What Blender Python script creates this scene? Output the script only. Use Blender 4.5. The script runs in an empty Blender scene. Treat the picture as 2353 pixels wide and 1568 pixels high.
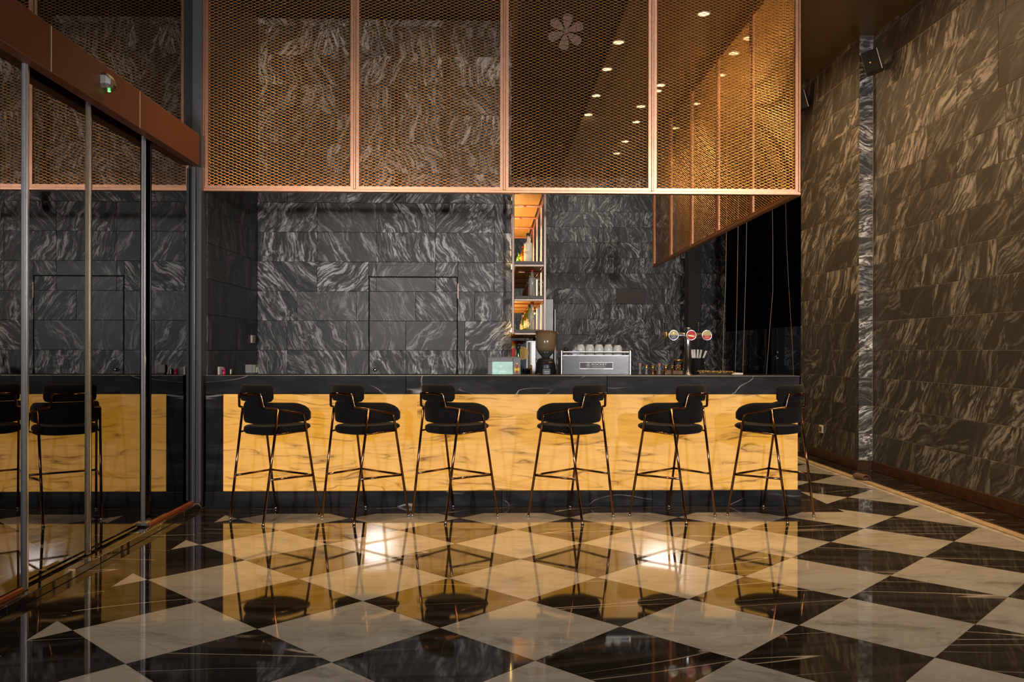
import bpy, bmesh, math, random
from mathutils import Matrix, Vector

# ------------------------------------------------------------------ scene, camera, world, lights
sc = bpy.context.scene
C = sc.collection
R = random.Random(7)
PI = math.pi

def rad(a): return a * PI / 180.0

cam_d = bpy.data.cameras.new('camera')
cam_d.sensor_fit = 'HORIZONTAL'
cam_d.sensor_width = 36.0
cam_d.lens = 36.0 * 1923.9 / 2353.0
cam_d.shift_y = (802.5 - 784.0) / 2353.0
cam_d.clip_start = 0.05
cam_d.clip_end = 500
cam = bpy.data.objects.new('camera', cam_d)
C.objects.link(cam)
cam.matrix_world = (Matrix.Translation((0, 0, 1.306)) @ Matrix.Rotation(rad(-1.492), 4, 'Z')
                    @ Matrix.Rotation(rad(90), 4, 'X') @ Matrix.Rotation(rad(0.102), 4, 'Z'))
sc.camera = cam

world = bpy.data.worlds.new('night')
sc.world = world
world.use_nodes = True
world.node_tree.nodes['Background'].inputs[0].default_value = (0.0004, 0.0004, 0.0005, 1)
world.node_tree.nodes['Background'].inputs[1].default_value = 1.0

vs = sc.view_settings
vs.view_transform = 'Standard'
vs.look = 'None'
vs.gamma = 1.0
vs.use_curve_mapping = False
vs.exposure = 0.0

WARM = (1.0, 0.62, 0.27)
WALLWARM = (1.0, 0.64, 0.31)
AMBER = (1.0, 0.50, 0.15)
WHITE = (1.0, 0.95, 0.90)
NEUTRAL = (1.0, 0.90, 0.78)

def light_obj(name, kind, loc, energy, color, parent=None, target=None, **kw):
    d = bpy.data.lights.new(name, kind)
    d.energy = energy
    d.color = color
    for k, v in kw.items():
        setattr(d, k, v)
    o = bpy.data.objects.new(name, d)
    C.objects.link(o)
    o.location = loc
    if target is not None:
        dv = Vector(target) - Vector(loc)
        o.rotation_euler = dv.to_track_quat('-Z', 'Y').to_euler()
    if parent:
        o.parent = parent
    return o

# the two neutral lamps behind the photographer; their glints show on the floor and the stone
for nm, loc, e, tgt in (('hall_lamp', (-2.0, -1.0, 2.2), 42, (-0.7, 7, 2.0)),
                        ('hall_lamp', (3.05, -1.0, 2.55), 70, (1.3, 7, 2.5))):
    light_obj(nm, 'AREA', loc, e, WHITE, target=tgt, shape='DISK', size=0.30, spread=rad(82))

# ------------------------------------------------------------------ materials
MATS = {}

def new_mat(name):
    m = bpy.data.materials.new(name)
    m.use_nodes = True
    nt = m.node_tree
    b = nt.nodes['Principled BSDF']
    MATS[name] = m
    return m, nt, b

def nd(nt, t, **kw):
    n = nt.nodes.new(t)
    for k, v in kw.items():
        if k in ('operation', 'blend_type', 'data_type', 'rotation_type', 'wave_type', 'bands_direction',
                 'wave_profile', 'feature', 'noise_dimensions', 'interpolation', 'noise_type'):
            setattr(n, k, v)
        else:
            n.inputs[k].default_value = v
    return n

def lk(nt, a, b): nt.links.new(a, b)

def ramp(nt, fac, stops, interp='LINEAR'):
    r = nt.nodes.new('ShaderNodeValToRGB')
    r.color_ramp.interpolation = interp
    el = r.color_ramp.elements
    while len(el) < len(stops):
        el.new(0.5)
    for e, (p, c) in zip(el, stops):
        e.position = p
        e.color = (c[0], c[1], c[2], 1) if len(c) == 3 else c
    lk(nt, fac, r.inputs[0])
    return r.outputs[0]

def g3(v): return (v, v, v)

def coords(nt, rand_offset=True, rotate=None, scale=None):
    """object-space coordinates, offset (and turned) per object so that no two pieces look the same"""
    tc = nt.nodes.new('ShaderNodeTexCoord')
    vec = tc.outputs['Object']
    oi = nt.nodes.new('ShaderNodeObjectInfo')
    if rotate:
        axis, a0, a1 = rotate
        mr = nt.nodes.new('ShaderNodeMapRange')
        mr.inputs[3].default_value = a0
        mr.inputs[4].default_value = a1
        lk(nt, oi.outputs['Random'], mr.inputs[0])
        vr = nt.nodes.new('ShaderNodeVectorRotate')
        vr.rotation_type = 'AXIS_ANGLE'
        vr.inputs['Axis'].default_value = axis
        lk(nt, vec, vr.inputs['Vector'])
        lk(nt, mr.outputs[0], vr.inputs['Angle'])
        vec = vr.outputs[0]
    if rand_offset:
        mu = nd(nt, 'ShaderNodeMath', operation='MULTIPLY')
        mu.inputs[1].default_value = 57.3
        lk(nt, oi.outputs['Random'], mu.inputs[0])
        cx = nt.nodes.new('ShaderNodeCombineXYZ')
        for i in range(3):
            lk(nt, mu.outputs[0], cx.inputs[i])
        ad = nd(nt, 'ShaderNodeVectorMath', operation='ADD')
        lk(nt, vec, ad.inputs[0])
        lk(nt, cx.outputs[0], ad.inputs[1])
        vec = ad.outputs[0]
    if scale:
        sm = nd(nt, 'ShaderNodeVectorMath', operation='MULTIPLY')
        sm.inputs[1].default_value = scale
        lk(nt, vec, sm.inputs[0])
        vec = sm.outputs[0]
    return vec, oi

def warp(nt, vec, scale, amount, detail=3.0):
    n = nd(nt, 'ShaderNodeTexNoise', Scale=scale, Detail=detail)
    lk(nt, vec, n.inputs['Vector'])
    s = nd(nt, 'ShaderNodeVectorMath', operation='SUBTRACT')
    s.inputs[1].default_value = (0.5, 0.5, 0.5)
    lk(nt, n.outputs['Color'], s.inputs[0])
    m = nd(nt, 'ShaderNodeVectorMath', operation='SCALE')
    m.inputs['Scale'].default_value = amount
    lk(nt, s.outputs[0], m.inputs[0])
    a = nd(nt, 'ShaderNodeVectorMath', operation='ADD')
    lk(nt, vec, a.inputs[0])
    lk(nt, m.outputs[0], a.inputs[1])
    return a.outputs[0]

def mixc(nt, a, b, fac, mode='MIX'):
    m = nt.nodes.new('ShaderNodeMix')
    m.data_type = 'RGBA'
    m.blend_type = mode
    def put(sock, v):
        if hasattr(v, 'is_linked') or hasattr(v, 'links'):
            lk(nt, v, sock)
        elif isinstance(v, (int, float)):
            sock.default_value = v
        else:
            sock.default_value = (v[0], v[1], v[2], 1)
    put(m.inputs[0], fac); put(m.inputs[6], a); put(m.inputs[7], b)
    return m.outputs[2]

def bump(nt, b, height, strength, dist):
    n = nt.nodes.new('ShaderNodeBump')
    n.inputs['Strength'].default_value = strength
    n.inputs['Distance'].default_value = dist
    lk(nt, height, n.inputs['Height'])
    lk(nt, n.outputs[0], b.inputs['Normal'])

def plain(name, col, rough=0.5, metal=0.0, noise=0.12, nscale=30.0, emit=None, estr=0.0, **kw):
    m, nt, b = new_mat(name)
    vec, oi = coords(nt)
    n = nd(nt, 'ShaderNodeTexNoise', Scale=nscale, Detail=4.0)
    lk(nt, vec, n.inputs['Vector'])
    lo = tuple(c * (1 - noise) for c in col)
    hi = tuple(min(1, c * (1 + noise)) for c in col)
    lk(nt, ramp(nt, n.outputs['Fac'], [(0.3, lo), (0.7, hi)]), b.inputs['Base Color'])
    b.inputs['Roughness'].default_value = rough
    b.inputs['Metallic'].default_value = metal
    if emit:
        b.inputs['Emission Color'].default_value = (*emit, 1)
        b.inputs['Emission Strength'].default_value = estr
    for k, v in kw.items():
        b.inputs[k].default_value = v
    return m

def stone(name, a0, a1, tint=(1, 1, 1), gain=1.0, rough=0.42, base=0.010, wscale=2.3, wamt=0.30, st=0.11, bscale=48.0, contrast=1.0):
    """dark swirling silver-grey slate: folded streaks, some slabs busy and some plain"""
    m, nt, b = new_mat(name)
    vec, oi = coords(nt, rotate=((0, 1, 0), a0, a1))
    w1 = warp(nt, vec, wscale, wamt, 1.5)
    w2 = warp(nt, w1, 14.0, 0.03, 4.0)
    stretch = nd(nt, 'ShaderNodeVectorMath', operation='MULTIPLY')
    stretch.inputs[1].default_value = (1.0, 1.0, st)
    lk(nt, w2, stretch.inputs[0])
    band = nd(nt, 'ShaderNodeTexNoise', Scale=bscale, Detail=5.0, Roughness=0.6)
    lk(nt, stretch.outputs[0], band.inputs['Vector'])
    broad = nd(nt, 'ShaderNodeTexNoise', Scale=bscale * 0.24, Detail=3.0, Roughness=0.5)
    lk(nt, stretch.outputs[0], broad.inputs['Vector'])
    fine = nd(nt, 'ShaderNodeTexNoise', Scale=bscale * 3.3, Detail=5.0, Roughness=0.7)
    lk(nt, stretch.outputs[0], fine.inputs['Vector'])
    c1 = ramp(nt, band.outputs['Fac'], [(0.41, g3(0.02)), (0.475, g3(0.14)), (0.52, g3(0.45)), (0.59, g3(1.0))])
    c2 = ramp(nt, broad.outputs['Fac'], [(0.38, g3(0.06)), (0.46, g3(0.30)), (0.53, g3(0.75)), (0.60, g3(1.1))])
    mul = mixc(nt, c1, c2, 1.0, 'MULTIPLY')
    c3 = ramp(nt, fine.outputs['Fac'], [(0.35, g3(0.45)), (0.65, g3(1.3))])
    mul = mixc(nt, mul, c3, 1.0, 'MULTIPLY')
    tone = nd(nt, 'ShaderNodeTexWhiteNoise', noise_dimensions='1D')
    lk(nt, oi.outputs['Random'], tone.inputs['W'])
    tr = nt.nodes.new('ShaderNodeMapRange')
    tr.inputs[3].default_value = 0.30
    tr.inputs[4].default_value = 1.35
    lk(nt, tone.outputs['Value'], tr.inputs[0])
    cc = nt.nodes.new('ShaderNodeCombineXYZ')
    for i in range(3): lk(nt, tr.outputs[0], cc.inputs[i])
    mul = mixc(nt, mul, cc.outputs[0], 1.0, 'MULTIPLY')
    lo = tuple(base * t for t in tint)
    hi = tuple(0.60 * gain * t for t in tint)
    fin = mixc(nt, lo, hi, mul)
    lk(nt, fin, b.inputs['Base Color'])
    rr_ = nt.nodes.new('ShaderNodeMapRange')
    rr_.inputs[3].default_value = rough * 0.92
    rr_.inputs[4].default_value = rough * 1.15
    lk(nt, tone.outputs['Value'], rr_.inputs[0])
    lk(nt, rr_.outputs[0], b.inputs['Roughness'])
    b.inputs['Specular IOR Level'].default_value = 0.5
    bump(nt, b, band.outputs['Fac'], 0.3, 0.004)
    return m

def black_marble(name, base=(0.013, 0.010, 0.008), rough=0.07, vein=(0.55, 0.46, 0.36), thin=0.006, bumpy=0.0, specular=0.5, ior=1.5):
    m, nt, b = new_mat(name)
    vec, oi = coords(nt, rotate=((0, 0, 1), -0.35, 0.15), scale=(0.17, 1.9, 1.9))
    w = warp(nt, vec, 1.6, 0.07, 3.0)
    w = warp(nt, w, 14.0, 0.016, 3.0)
    n1 = nd(nt, 'ShaderNodeTexNoise', Scale=1.9, Detail=1.0)
    lk(nt, w, n1.inputs['Vector'])
    d = nd(nt, 'ShaderNodeMath', operation='SUBTRACT'); d.inputs[1].default_value = 0.5
    lk(nt, n1.outputs['Fac'], d.inputs[0])
    ab = nd(nt, 'ShaderNodeMath', operation='ABSOLUTE'); lk(nt, d.outputs[0], ab.inputs[0])
    line = ramp(nt, ab.outputs[0], [(0.0, g3(1)), (thin * 0.4, g3(0.8)), (thin, g3(0))])
    # break the veins up
    br = nd(nt, 'ShaderNodeTexNoise', Scale=3.5, Detail=3.0)
    lk(nt, vec, br.inputs['Vector'])
    gate = ramp(nt, br.outputs['Fac'], [(0.44, g3(0)), (0.56, g3(1))])
    v1 = mixc(nt, line, gate, 1.0, 'MULTIPLY')
    vec2, _ = coords(nt, scale=(2.6, 0.7, 0.7))
    w3 = warp(nt, vec2, 1.6, 0.5, 4.0)
    n2 = nd(nt, 'ShaderNodeTexNoise', Scale=2.3, Detail=1.0)
    lk(nt, w3, n2.inputs['Vector'])
    d2 = nd(nt, 'ShaderNodeMath', operation='SUBTRACT'); d2.inputs[1].default_value = 0.47
    lk(nt, n2.outputs['Fac'], d2.inputs[0])
    ab2 = nd(nt, 'ShaderNodeMath', operation='ABSOLUTE'); lk(nt, d2.outputs[0], ab2.inputs[0])
    line2 = ramp(nt, ab2.outputs[0], [(0.0, g3(0.28)), (thin * 0.4, g3(0))])
    gate2 = ramp(nt, br.outputs['Fac'], [(0.4, g3(1)), (0.5, g3(0))])
    v2 = mixc(nt, line2, gate2, 1.0, 'MULTIPLY')
    vv = mixc(nt, v1, v2, 0.0, 'ADD')
    cl = nd(nt, 'ShaderNodeTexNoise', Scale=6.0, Detail=6.0)
    lk(nt, vec, cl.inputs['Vector'])
    base_c = ramp(nt, cl.outputs['Fac'], [(0.35, base), (0.5, tuple(1.5 * c for c in base)), (0.68, tuple(3.6 * c for c in base))])
    lk(nt, mixc(nt, base_c, vein, vv), b.inputs['Base Color'])
    rr = nt.nodes.new('ShaderNodeMapRange')
    rr.inputs[3].default_value = rough * 0.7
    rr.inputs[4].default_value = rough * 1.4
    b.inputs['IOR'].default_value = ior
    lk(nt, cl.outputs['Fac'], rr.inputs[0])
    lk(nt, rr.outputs[0], b.inputs['Roughness'])
    b.inputs['Specular IOR Level'].default_value = specular
    if bumpy:
        bump(nt, b, cl.outputs['Fac'], bumpy, 0.002)
    return m

def white_marble(name):
    m, nt, b = new_mat(name)
    vec, oi = coords(nt, scale=(0.6, 1.4, 1.4))
    w = warp(nt, vec, 3.0, 0.4, 5.0)
    n1 = nd(nt, 'ShaderNodeTexNoise', Scale=4.0, Detail=8.0, Roughness=0.65)
    lk(nt, w, n1.inputs['Vector'])
    c1 = ramp(nt, n1.outputs['Fac'], [(0.30, (0.21, 0.19, 0.165)), (0.42, (0.37, 0.35, 0.315)), (0.6, (0.44, 0.42, 0.38))])
    n2 = nd(nt, 'ShaderNodeTexNoise', Scale=3.2, Detail=2.0)
    lk(nt, w, n2.inputs['Vector'])
    d = nd(nt, 'ShaderNodeMath', operation='SUBTRACT'); d.inputs[1].default_value = 0.5
    lk(nt, n2.outputs['Fac'], d.inputs[0])
    ab = nd(nt, 'ShaderNodeMath', operation='ABSOLUTE'); lk(nt, d.outputs[0], ab.inputs[0])
    line = ramp(nt, ab.outputs[0], [(0.0, g3(0.45)), (0.02, g3(0))])
    lk(nt, mixc(nt, c1, (0.26, 0.22, 0.17), line), b.inputs['Base Color'])
    b.inputs['Roughness'].default_value = 0.05
    b.inputs['IOR'].default_value = 1.75
    return m

def onyx(name):
    m, nt, b = new_mat(name)
    vec, oi = coords(nt, scale=(0.55, 1.0, 1.9))
    w = warp(nt, vec, 1.7, 0.5, 3.0)
    w = warp(nt, w, 7.0, 0.07, 3.0)
    st = nd(nt, 'ShaderNodeVectorMath', operation='MULTIPLY'); st.inputs[1].default_value = (0.7, 1, 2.2)
    lk(nt, w, st.inputs[0])
    n1 = nd(nt, 'ShaderNodeTexNoise', Scale=3.4, Detail=2.0, Roughness=0.4)
    lk(nt, st.outputs[0], n1.inputs['Vector'])
    d = nd(nt, 'ShaderNodeMath', operation='SUBTRACT'); d.inputs[1].default_value = 0.52
    lk(nt, n1.outputs['Fac'], d.inputs[0])
    ab = nd(nt, 'ShaderNodeMath', operation='ABSOLUTE'); lk(nt, d.outputs[0], ab.inputs[0])
    line = ramp(nt, ab.outputs[0], [(0.0, g3(0.95)), (0.012, g3(0.42)), (0.06, g3(0.0))])
    br = nd(nt, 'ShaderNodeTexNoise', Scale=4.5, Detail=4.0)
    lk(nt, vec, br.inputs['Vector'])
    gate = ramp(nt, br.outputs['Fac'], [(0.42, g3(0)), (0.58, g3(1))])
    vein = mixc(nt, line, gate, 1.0, 'MULTIPLY')
    n3 = nd(nt, 'ShaderNodeTexNoise', Scale=9.0, Detail=5.0)
    lk(nt, st.outputs[0], n3.inputs['Vector'])
    cl = ramp(nt, n3.outputs['Fac'], [(0.3, (0.80, 0.335, 0.022)), (0.5, (0.92, 0.405, 0.030)), (0.7, (0.98, 0.46, 0.044))])
    em = mixc(nt, cl, (0.22, 0.075, 0.010), vein)
    lk(nt, em, b.inputs['Emission Color'])
    b.inputs['Emission Strength'].default_value = 0.76
    bc = mixc(nt, (0.29, 0.25, 0.195), (0.12, 0.08, 0.05), vein)
    lk(nt, bc, b.inputs['Base Color'])
    b.inputs['Roughness'].default_value = 0.10
    return m

def glass(name, ior=1.75, tint=(0.9, 0.93, 0.92), rough=0.0):
    m = bpy.data.materials.new(name); m.use_nodes = True; MATS[name] = m
    nt = m.node_tree
    nt.nodes.remove(nt.nodes['Principled BSDF'])
    out = nt.nodes['Material Output']
    fr = nd(nt, 'ShaderNodeFresnel', IOR=ior)
    tr = nt.nodes.new('ShaderNodeBsdfTransparent'); tr.inputs[0].default_value = (*tint, 1)
    gl = nt.nodes.new('ShaderNodeBsdfGlossy'); gl.inputs['Roughness'].default_value = rough
    mx = nt.nodes.new('ShaderNodeMixShader')
    lk(nt, fr.outputs[0], mx.inputs[0]); lk(nt, tr.outputs[0], mx.inputs[1]); lk(nt, gl.outputs[0], mx.inputs[2])
    lk(nt, mx.outputs[0], out.inputs[0])
    return m

def emitter(name, col, s):
    m = bpy.data.materials.new(name); m.use_nodes = True; MATS[name] = m
    nt = m.node_tree
    nt.nodes.remove(nt.nodes['Principled BSDF'])
    e = nt.nodes.new('ShaderNodeEmission'); e.inputs[0].default_value = (*col, 1); e.inputs[1].default_value = s
    lk(nt, e.outputs[0], nt.nodes['Material Output'].inputs[0])
    return m

def wood(name, c0, c1, rough=0.45, scale=(40, 1.5, 40)):
    m, nt, b = new_mat(name)
    vec, oi = coords(nt, scale=scale)
    w = warp(nt, vec, 0.6, 0.6, 3.0)
    n = nd(nt, 'ShaderNodeTexNoise', Scale=1.6, Detail=6.0, Roughness=0.6)
    lk(nt, w, n.inputs['Vector'])
    lk(nt, ramp(nt, n.outputs['Fac'], [(0.3, c0), (0.7, c1)]), b.inputs['Base Color'])
    b.inputs['Roughness'].default_value = rough
    return m

def fabric(name, c0, c1):
    m, nt, b = new_mat(name)
    vec, oi = coords(nt)
    n = nd(nt, 'ShaderNodeTexNoise', Scale=420.0, Detail=2.0)
    lk(nt, vec, n.inputs['Vector'])
    lk(nt, ramp(nt, n.outputs['Fac'], [(0.35, c0), (0.65, c1)]), b.inputs['Base Color'])
    b.inputs['Roughness'].default_value = 0.95
    b.inputs['Sheen Weight'].default_value = 0.06
    b.inputs['Specular IOR Level'].default_value = 0.2
    b.inputs['Sheen Roughness'].default_value = 0.4
    bump(nt, b, n.outputs['Fac'], 0.5, 0.001)
    return m

stone('slate_upright', -0.75, 0.75)
stone('slate_diagonal', -1.25, -0.35, gain=0.50, base=0.038, wscale=1.8, wamt=0.34, bscale=30.0, rough=0.5, tint=(1.0, 0.95, 0.88))
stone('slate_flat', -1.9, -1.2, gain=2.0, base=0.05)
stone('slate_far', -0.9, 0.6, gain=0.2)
black_marble('black_marble_floor', rough=0.036, ior=1.9)
black_marble('black_marble_bar', base=(0.011, 0.0115, 0.013), rough=0.42, vein=(0.45, 0.45, 0.45), thin=0.004, bumpy=0.3, specular=0.12)
white_marble('white_marble_floor')
onyx('onyx')
glass('door_glass', ior=4.5, tint=(0.8, 0.83, 0.82))
glass('rail_glass', ior=1.7, tint=(0.6, 0.63, 0.65))
glass('fridge_glass', ior=1.5, tint=(0.9, 0.97, 0.95))
glass('jar_glass', ior=1.45, tint=(0.93, 0.94, 0.92))
plain('grout_light', (0.50, 0.38, 0.24), 0.9)
plain('grout_dark', (0.09, 0.09, 0.09), 0.9)
plain('door_gap', (0.006, 0.006, 0.006), 0.9)
plain('copper', (0.78, 0.42, 0.27), 0.38, 1.0, 0.10, 40)
plain('mesh_copper', (0.95, 0.62, 0.30), 0.42, 1.0, 0.08, 60)
plain('stool_copper', (0.24, 0.135, 0.085), 0.16, 1.0, 0.10, 50)
plain('shelf_metal', (0.27, 0.205, 0.175), 0.38, 0.8, 0.10, 40)
plain('rust_brown', (0.15, 0.043, 0.015), 0.55, 0.0, 0.10, 60)
plain('skirting_brown', (0.06, 0.024, 0.010), 0.35, 0.0, 0.25, 14)
plain('rust_sill', (0.30, 0.075, 0.02), 0.4, 0.0, 0.3, 30)
plain('slate_paint', (0.075, 0.08, 0.09), 0.45, 0.1, 0.08, 60)
plain('machine_steel', (0.13, 0.13, 0.14), 0.26, 1.0, 0.12, 25)
plain('fridge_steel', (0.16, 0.16, 0.165), 0.42, 1.0, 0.1, 6)
plain('steel', (0.46, 0.46, 0.47), 0.36, 1.0, 0.10, 90)
plain('polished_steel', (0.62, 0.63, 0.65), 0.22, 1.0, 0.05, 40)
plain('bronze_stile', (0.46, 0.38, 0.28), 0.35, 0.9, 0.08, 40)
plain('ceiling_brown', (0.10, 0.066, 0.024), 0.32, 0.0, 0.12, 2.5)
plain('ceiling_black', (0.012, 0.009, 0.007), 0.6, 0.0, 0.2, 3)
plain('black_plastic', (0.012, 0.012, 0.013), 0.35)
plain('speaker_cloth', (0.014, 0.010, 0.008), 0.9)
plain('black_steel', (0.018, 0.016, 0.015), 0.45, 0.3)
plain('dark_body', (0.015, 0.015, 0.017), 0.5)
plain('white_porcelain', (0.62, 0.63, 0.62), 0.25, 0.0, 0.03)
plain('cream_plastic', (0.62, 0.56, 0.44), 0.45, 0.0, 0.04)
plain('grey_plastic', (0.22, 0.22, 0.225), 0.5, 0.0, 0.05)
plain('tan_strip', (0.42, 0.31, 0.19), 0.55, 0.0, 0.2, 12)
plain('light_strip', (0.50, 0.47, 0.43), 0.22, 0.0, 0.3, 9)
plain('tan_cord', (0.42, 0.30, 0.22), 0.8)
plain('hopper_plastic', (0.20, 0.135, 0.075), 0.22, 0.0, 0.06, 60)
plain('hopper_smoke', (0.05, 0.055, 0.045), 0.15, 0.0, 0.05)
plain('fan_blade', (0.22, 0.16, 0.15), 0.5, 0.0, 0.06)
plain('pink', (0.45, 0.02, 0.10), 0.3)
plain('paper_white', (0.72, 0.69, 0.63), 0.8, 0.0, 0.05)
plain('bull_yellow', (0.85, 0.62, 0.04), 0.5, 0.0, 0.03)
plain('bull_red', (0.55, 0.015, 0.02), 0.5, 0.0, 0.05)
plain('poster_navy', (0.035, 0.045, 0.11), 0.5)
plain('poster_amber', (0.62, 0.36, 0.05), 0.5, 0.0, 0.05)
plain('badge_cream', (0.52, 0.45, 0.20), 0.65, 0.0, 0.05)
plain('badge_red', (0.48, 0.025, 0.012), 0.65, 0.0, 0.05)
plain('badge_navy', (0.05, 0.07, 0.12), 0.65, 0.0, 0.05)
plain('wine_green', (0.012, 0.05, 0.02), 0.08, 0.0, 0.05)
plain('bottle_frost', (0.80, 0.72, 0.58), 0.4, 0.0, 0.04)
plain('bottle_amber', (0.30, 0.12, 0.02), 0.1, 0.0, 0.05, **{'Transmission Weight': 0.5})
plain('bottle_brown', (0.10, 0.045, 0.02), 0.1, 0.0, 0.05)
plain('bottle_green', (0.16, 0.42, 0.06), 0.08, 0.0, 0.05, **{'Transmission Weight': 0.6})
plain('bottle_clear', (0.75, 0.78, 0.76), 0.06, 0.0, 0.02, **{'Transmission Weight': 0.75})
plain('cap_red', (0.32, 0.015, 0.02), 0.3)
plain('cap_blush', (0.42, 0.20, 0.15), 0.5)
plain('cap_gold', (0.70, 0.46, 0.14), 0.3, 0.9)
plain('cap_navy', (0.02, 0.025, 0.05), 0.35)
plain('label_white', (0.78, 0.74, 0.64), 0.6, 0.0, 0.03)
plain('label_orange', (0.70, 0.22, 0.04), 0.6, 0.0, 0.05)
plain('box_brown', (0.15, 0.075, 0.035), 0.55, 0.0, 0.2)
plain('plain_stone', (0.085, 0.068, 0.062), 0.7, 0.0, 0.15, 8)
plain('tray_bits', (0.46, 0.30, 0.12), 0.35, 0.4, 0.5, 90)
plain('fridge_inner', (0.40, 0.48, 0.43), 0.6, 0.0, 0.25, 14, emit=(0.76, 0.84, 0.78), estr=0.52)
plain('frost', (0.80, 0.86, 0.83), 0.7, 0.0, 0.05, emit=(0.75, 0.85, 0.8), estr=0.35)
plain('brush_brown', (0.12, 0.065, 0.04), 0.6, 0.0, 0.2)
plain('outdoor_ground', (0.02, 0.018, 0.016), 0.8)
wood('shelf_wood', (0.50, 0.29, 0.10), (0.66, 0.42, 0.16), 0.45, (60, 2.0, 60))
wood('shelf_board', (0.055, 0.042, 0.036), (0.085, 0.066, 0.055), 0.5, (3.0, 30, 30))
fabric('black_fabric', (0.003, 0.003, 0.0032), (0.012, 0.0112, 0.011))
emitter('downlight_lens', (1.0, 0.70, 0.32), 2.6)
emitter('led_warm', (1.0, 0.58, 0.16), 26.0)
emitter('led_spot', (1.0, 0.62, 0.22), 160.0)
emitter('copper_glow', (1.0, 0.40, 0.07), 1.1)  # emission standing in for light that falls on the copper pole
emitter('led_green', (0.15, 1.0, 0.2), 3.0)
emitter('city_lamp', (1.0, 0.86, 0.66), 2.2)

# ------------------------------------------------------------------ geometry helpers
class MB:
    def __init__(s): s.v = []; s.f = []; s.sm = []
    def add(s, verts, faces, smooth=False):
        o = len(s.v)
        s.v += [tuple(p) for p in verts]
        s.f += [tuple(i + o for i in f) for f in faces]
        s.sm += [smooth] * len(faces)
        return s
    def box(s, x0, x1, y0, y1, z0, z1, c=0.0):
        if c <= 0:
            v = [(x0, y0, z0), (x1, y0, z0), (x1, y1, z0), (x0, y1, z0), (x0, y0, z1), (x1, y0, z1), (x1, y1, z1), (x0, y1, z1)]
            f = [(0, 3, 2, 1), (4, 5, 6, 7), (0, 1, 5, 4), (1, 2, 6, 5), (2, 3, 7, 6), (3, 0, 4, 7)]
            return s.add(v, f)
        bm = bmesh.new()
        bmesh.ops.create_cube(bm, size=1.0)
        for p in bm.verts:
            p.co = Vector(((x0 + x1) / 2 + p.co.x * (x1 - x0), (y0 + y1) / 2 + p.co.y * (y1 - y0), (z0 + z1) / 2 + p.co.z * (z1 - z0)))
        bmesh.ops.bevel(bm, geom=bm.edges[:], offset=c, segments=1, affect='EDGES', profile=0.5)
        return s.from_bm(bm)
    def from_bm(s, bm, smooth=False):
        bm.verts.index_update()
        s.add([p.co[:] for p in bm.verts], [[q.index for q in f.verts] for f in bm.faces], smooth)
        bm.free()
        return s
    def lathe(s, prof, n=24, cx=0, cy=0, cz=0, axis='Z', smooth=True, caps=True):
        """prof: list of (r, h)"""
        verts = []; faces = []
        for r, h in prof:
            for k in range(n):
                a = 2 * PI * k / n
                p = (r * math.cos(a), r * math.sin(a), h)
                if axis == 'Y': p = (p[0], h, p[1])
                if axis == 'X': p = (h, p[0], p[1])
                verts.append((cx + p[0], cy + p[1], cz + p[2]))
        for j in range(len(prof) - 1):
            for k in range(n):
                q = (j * n + k, j * n + (k + 1) % n, (j + 1) * n + (k + 1) % n, (j + 1) * n + k)
                faces.append(q if axis != 'Y' else q[::-1])
        a = tuple(range(n)); bb = tuple(range((len(prof) - 1) * n, len(prof) * n))
        if axis != 'Y': a = a[::-1]
        else: bb = bb[::-1]
        s.add(verts, faces, smooth)
        o = len(s.v) - len(verts)
        if caps:
            s.f += [tuple(i + o for i in a), tuple(i + o for i in bb)]; s.sm += [False, False]
        return s
    def tube(s, pts, r, n=8, smooth=True):
        pts = [Vector(p) for p in pts]
        rs = r if isinstance(r, (list, tuple)) else [r] * len(pts)
        verts = []; faces = []
        up = None
        for i, p in enumerate(pts):
            if i == 0: t = pts[1] - p
            elif i == len(pts) - 1: t = p - pts[i - 1]
            else: t = (pts[i + 1] - p).normalized() + (p - pts[i - 1]).normalized()
            t.normalize()
            if up is None:
                up = Vector((0, 0, 1)) if abs(t.z) < 0.9 else Vector((1, 0, 0))
            a = t.cross(up).normalized()
            up = a.cross(t).normalized()
            for k in range(n):
                an = 2 * PI * k / n
                verts.append(p + (a * math.cos(an) + up * math.sin(an)) * rs[i])
        for i in range(len(pts) - 1):
            for k in range(n):
                faces.append((i * n + k, i * n + (k + 1) % n, (i + 1) * n + (k + 1) % n, (i + 1) * n + k))
        s.add(verts, faces, smooth)
        o = len(s.v) - len(verts); L = len(pts)
        s.f += [tuple(o + k for k in range(n))[::-1], tuple(o + (L - 1) * n + k for k in range(n))]; s.sm += [False, False]
        return s
    def prism(s, poly, z0, z1):
        n = len(poly)
        v = [(x, y, z0) for x, y in poly] + [(x, y, z1) for x, y in poly]
        f = [tuple(range(n))[::-1], tuple(range(n, 2 * n))] + [(k, (k + 1) % n, n + (k + 1) % n, n + k) for k in range(n)]
        return s.add(v, f)
    def prism_y(s, poly, y0, y1):
        """poly in (x,z), extruded along y; front = y0"""
        n = len(poly)
        v = [(x, y0, z) for x, z in poly] + [(x, y1, z) for x, z in poly]
        f = [tuple(range(n)), tuple(range(n, 2 * n))[::-1]] + [(k, n + k, n + (k + 1) % n, (k + 1) % n) for k in range(n)]
        return s.add(v, f)
    def sections(s, loops, smooth=True):
        n = len(loops[0])
        verts = [p for l in loops for p in l]
        faces = []
        for i in range(len(loops) - 1):
            for k in range(n):
                faces.append((i * n + k, i * n + (k + 1) % n, (i + 1) * n + (k + 1) % n, (i + 1) * n + k))
        s.add(verts, faces, smooth)
        o = len(s.v) - len(verts); L = len(loops)
        s.f += [tuple(o + k for k in range(n))[::-1], tuple(o + (L - 1) * n + k for k in range(n))]; s.sm += [smooth, smooth]
        return s
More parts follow.
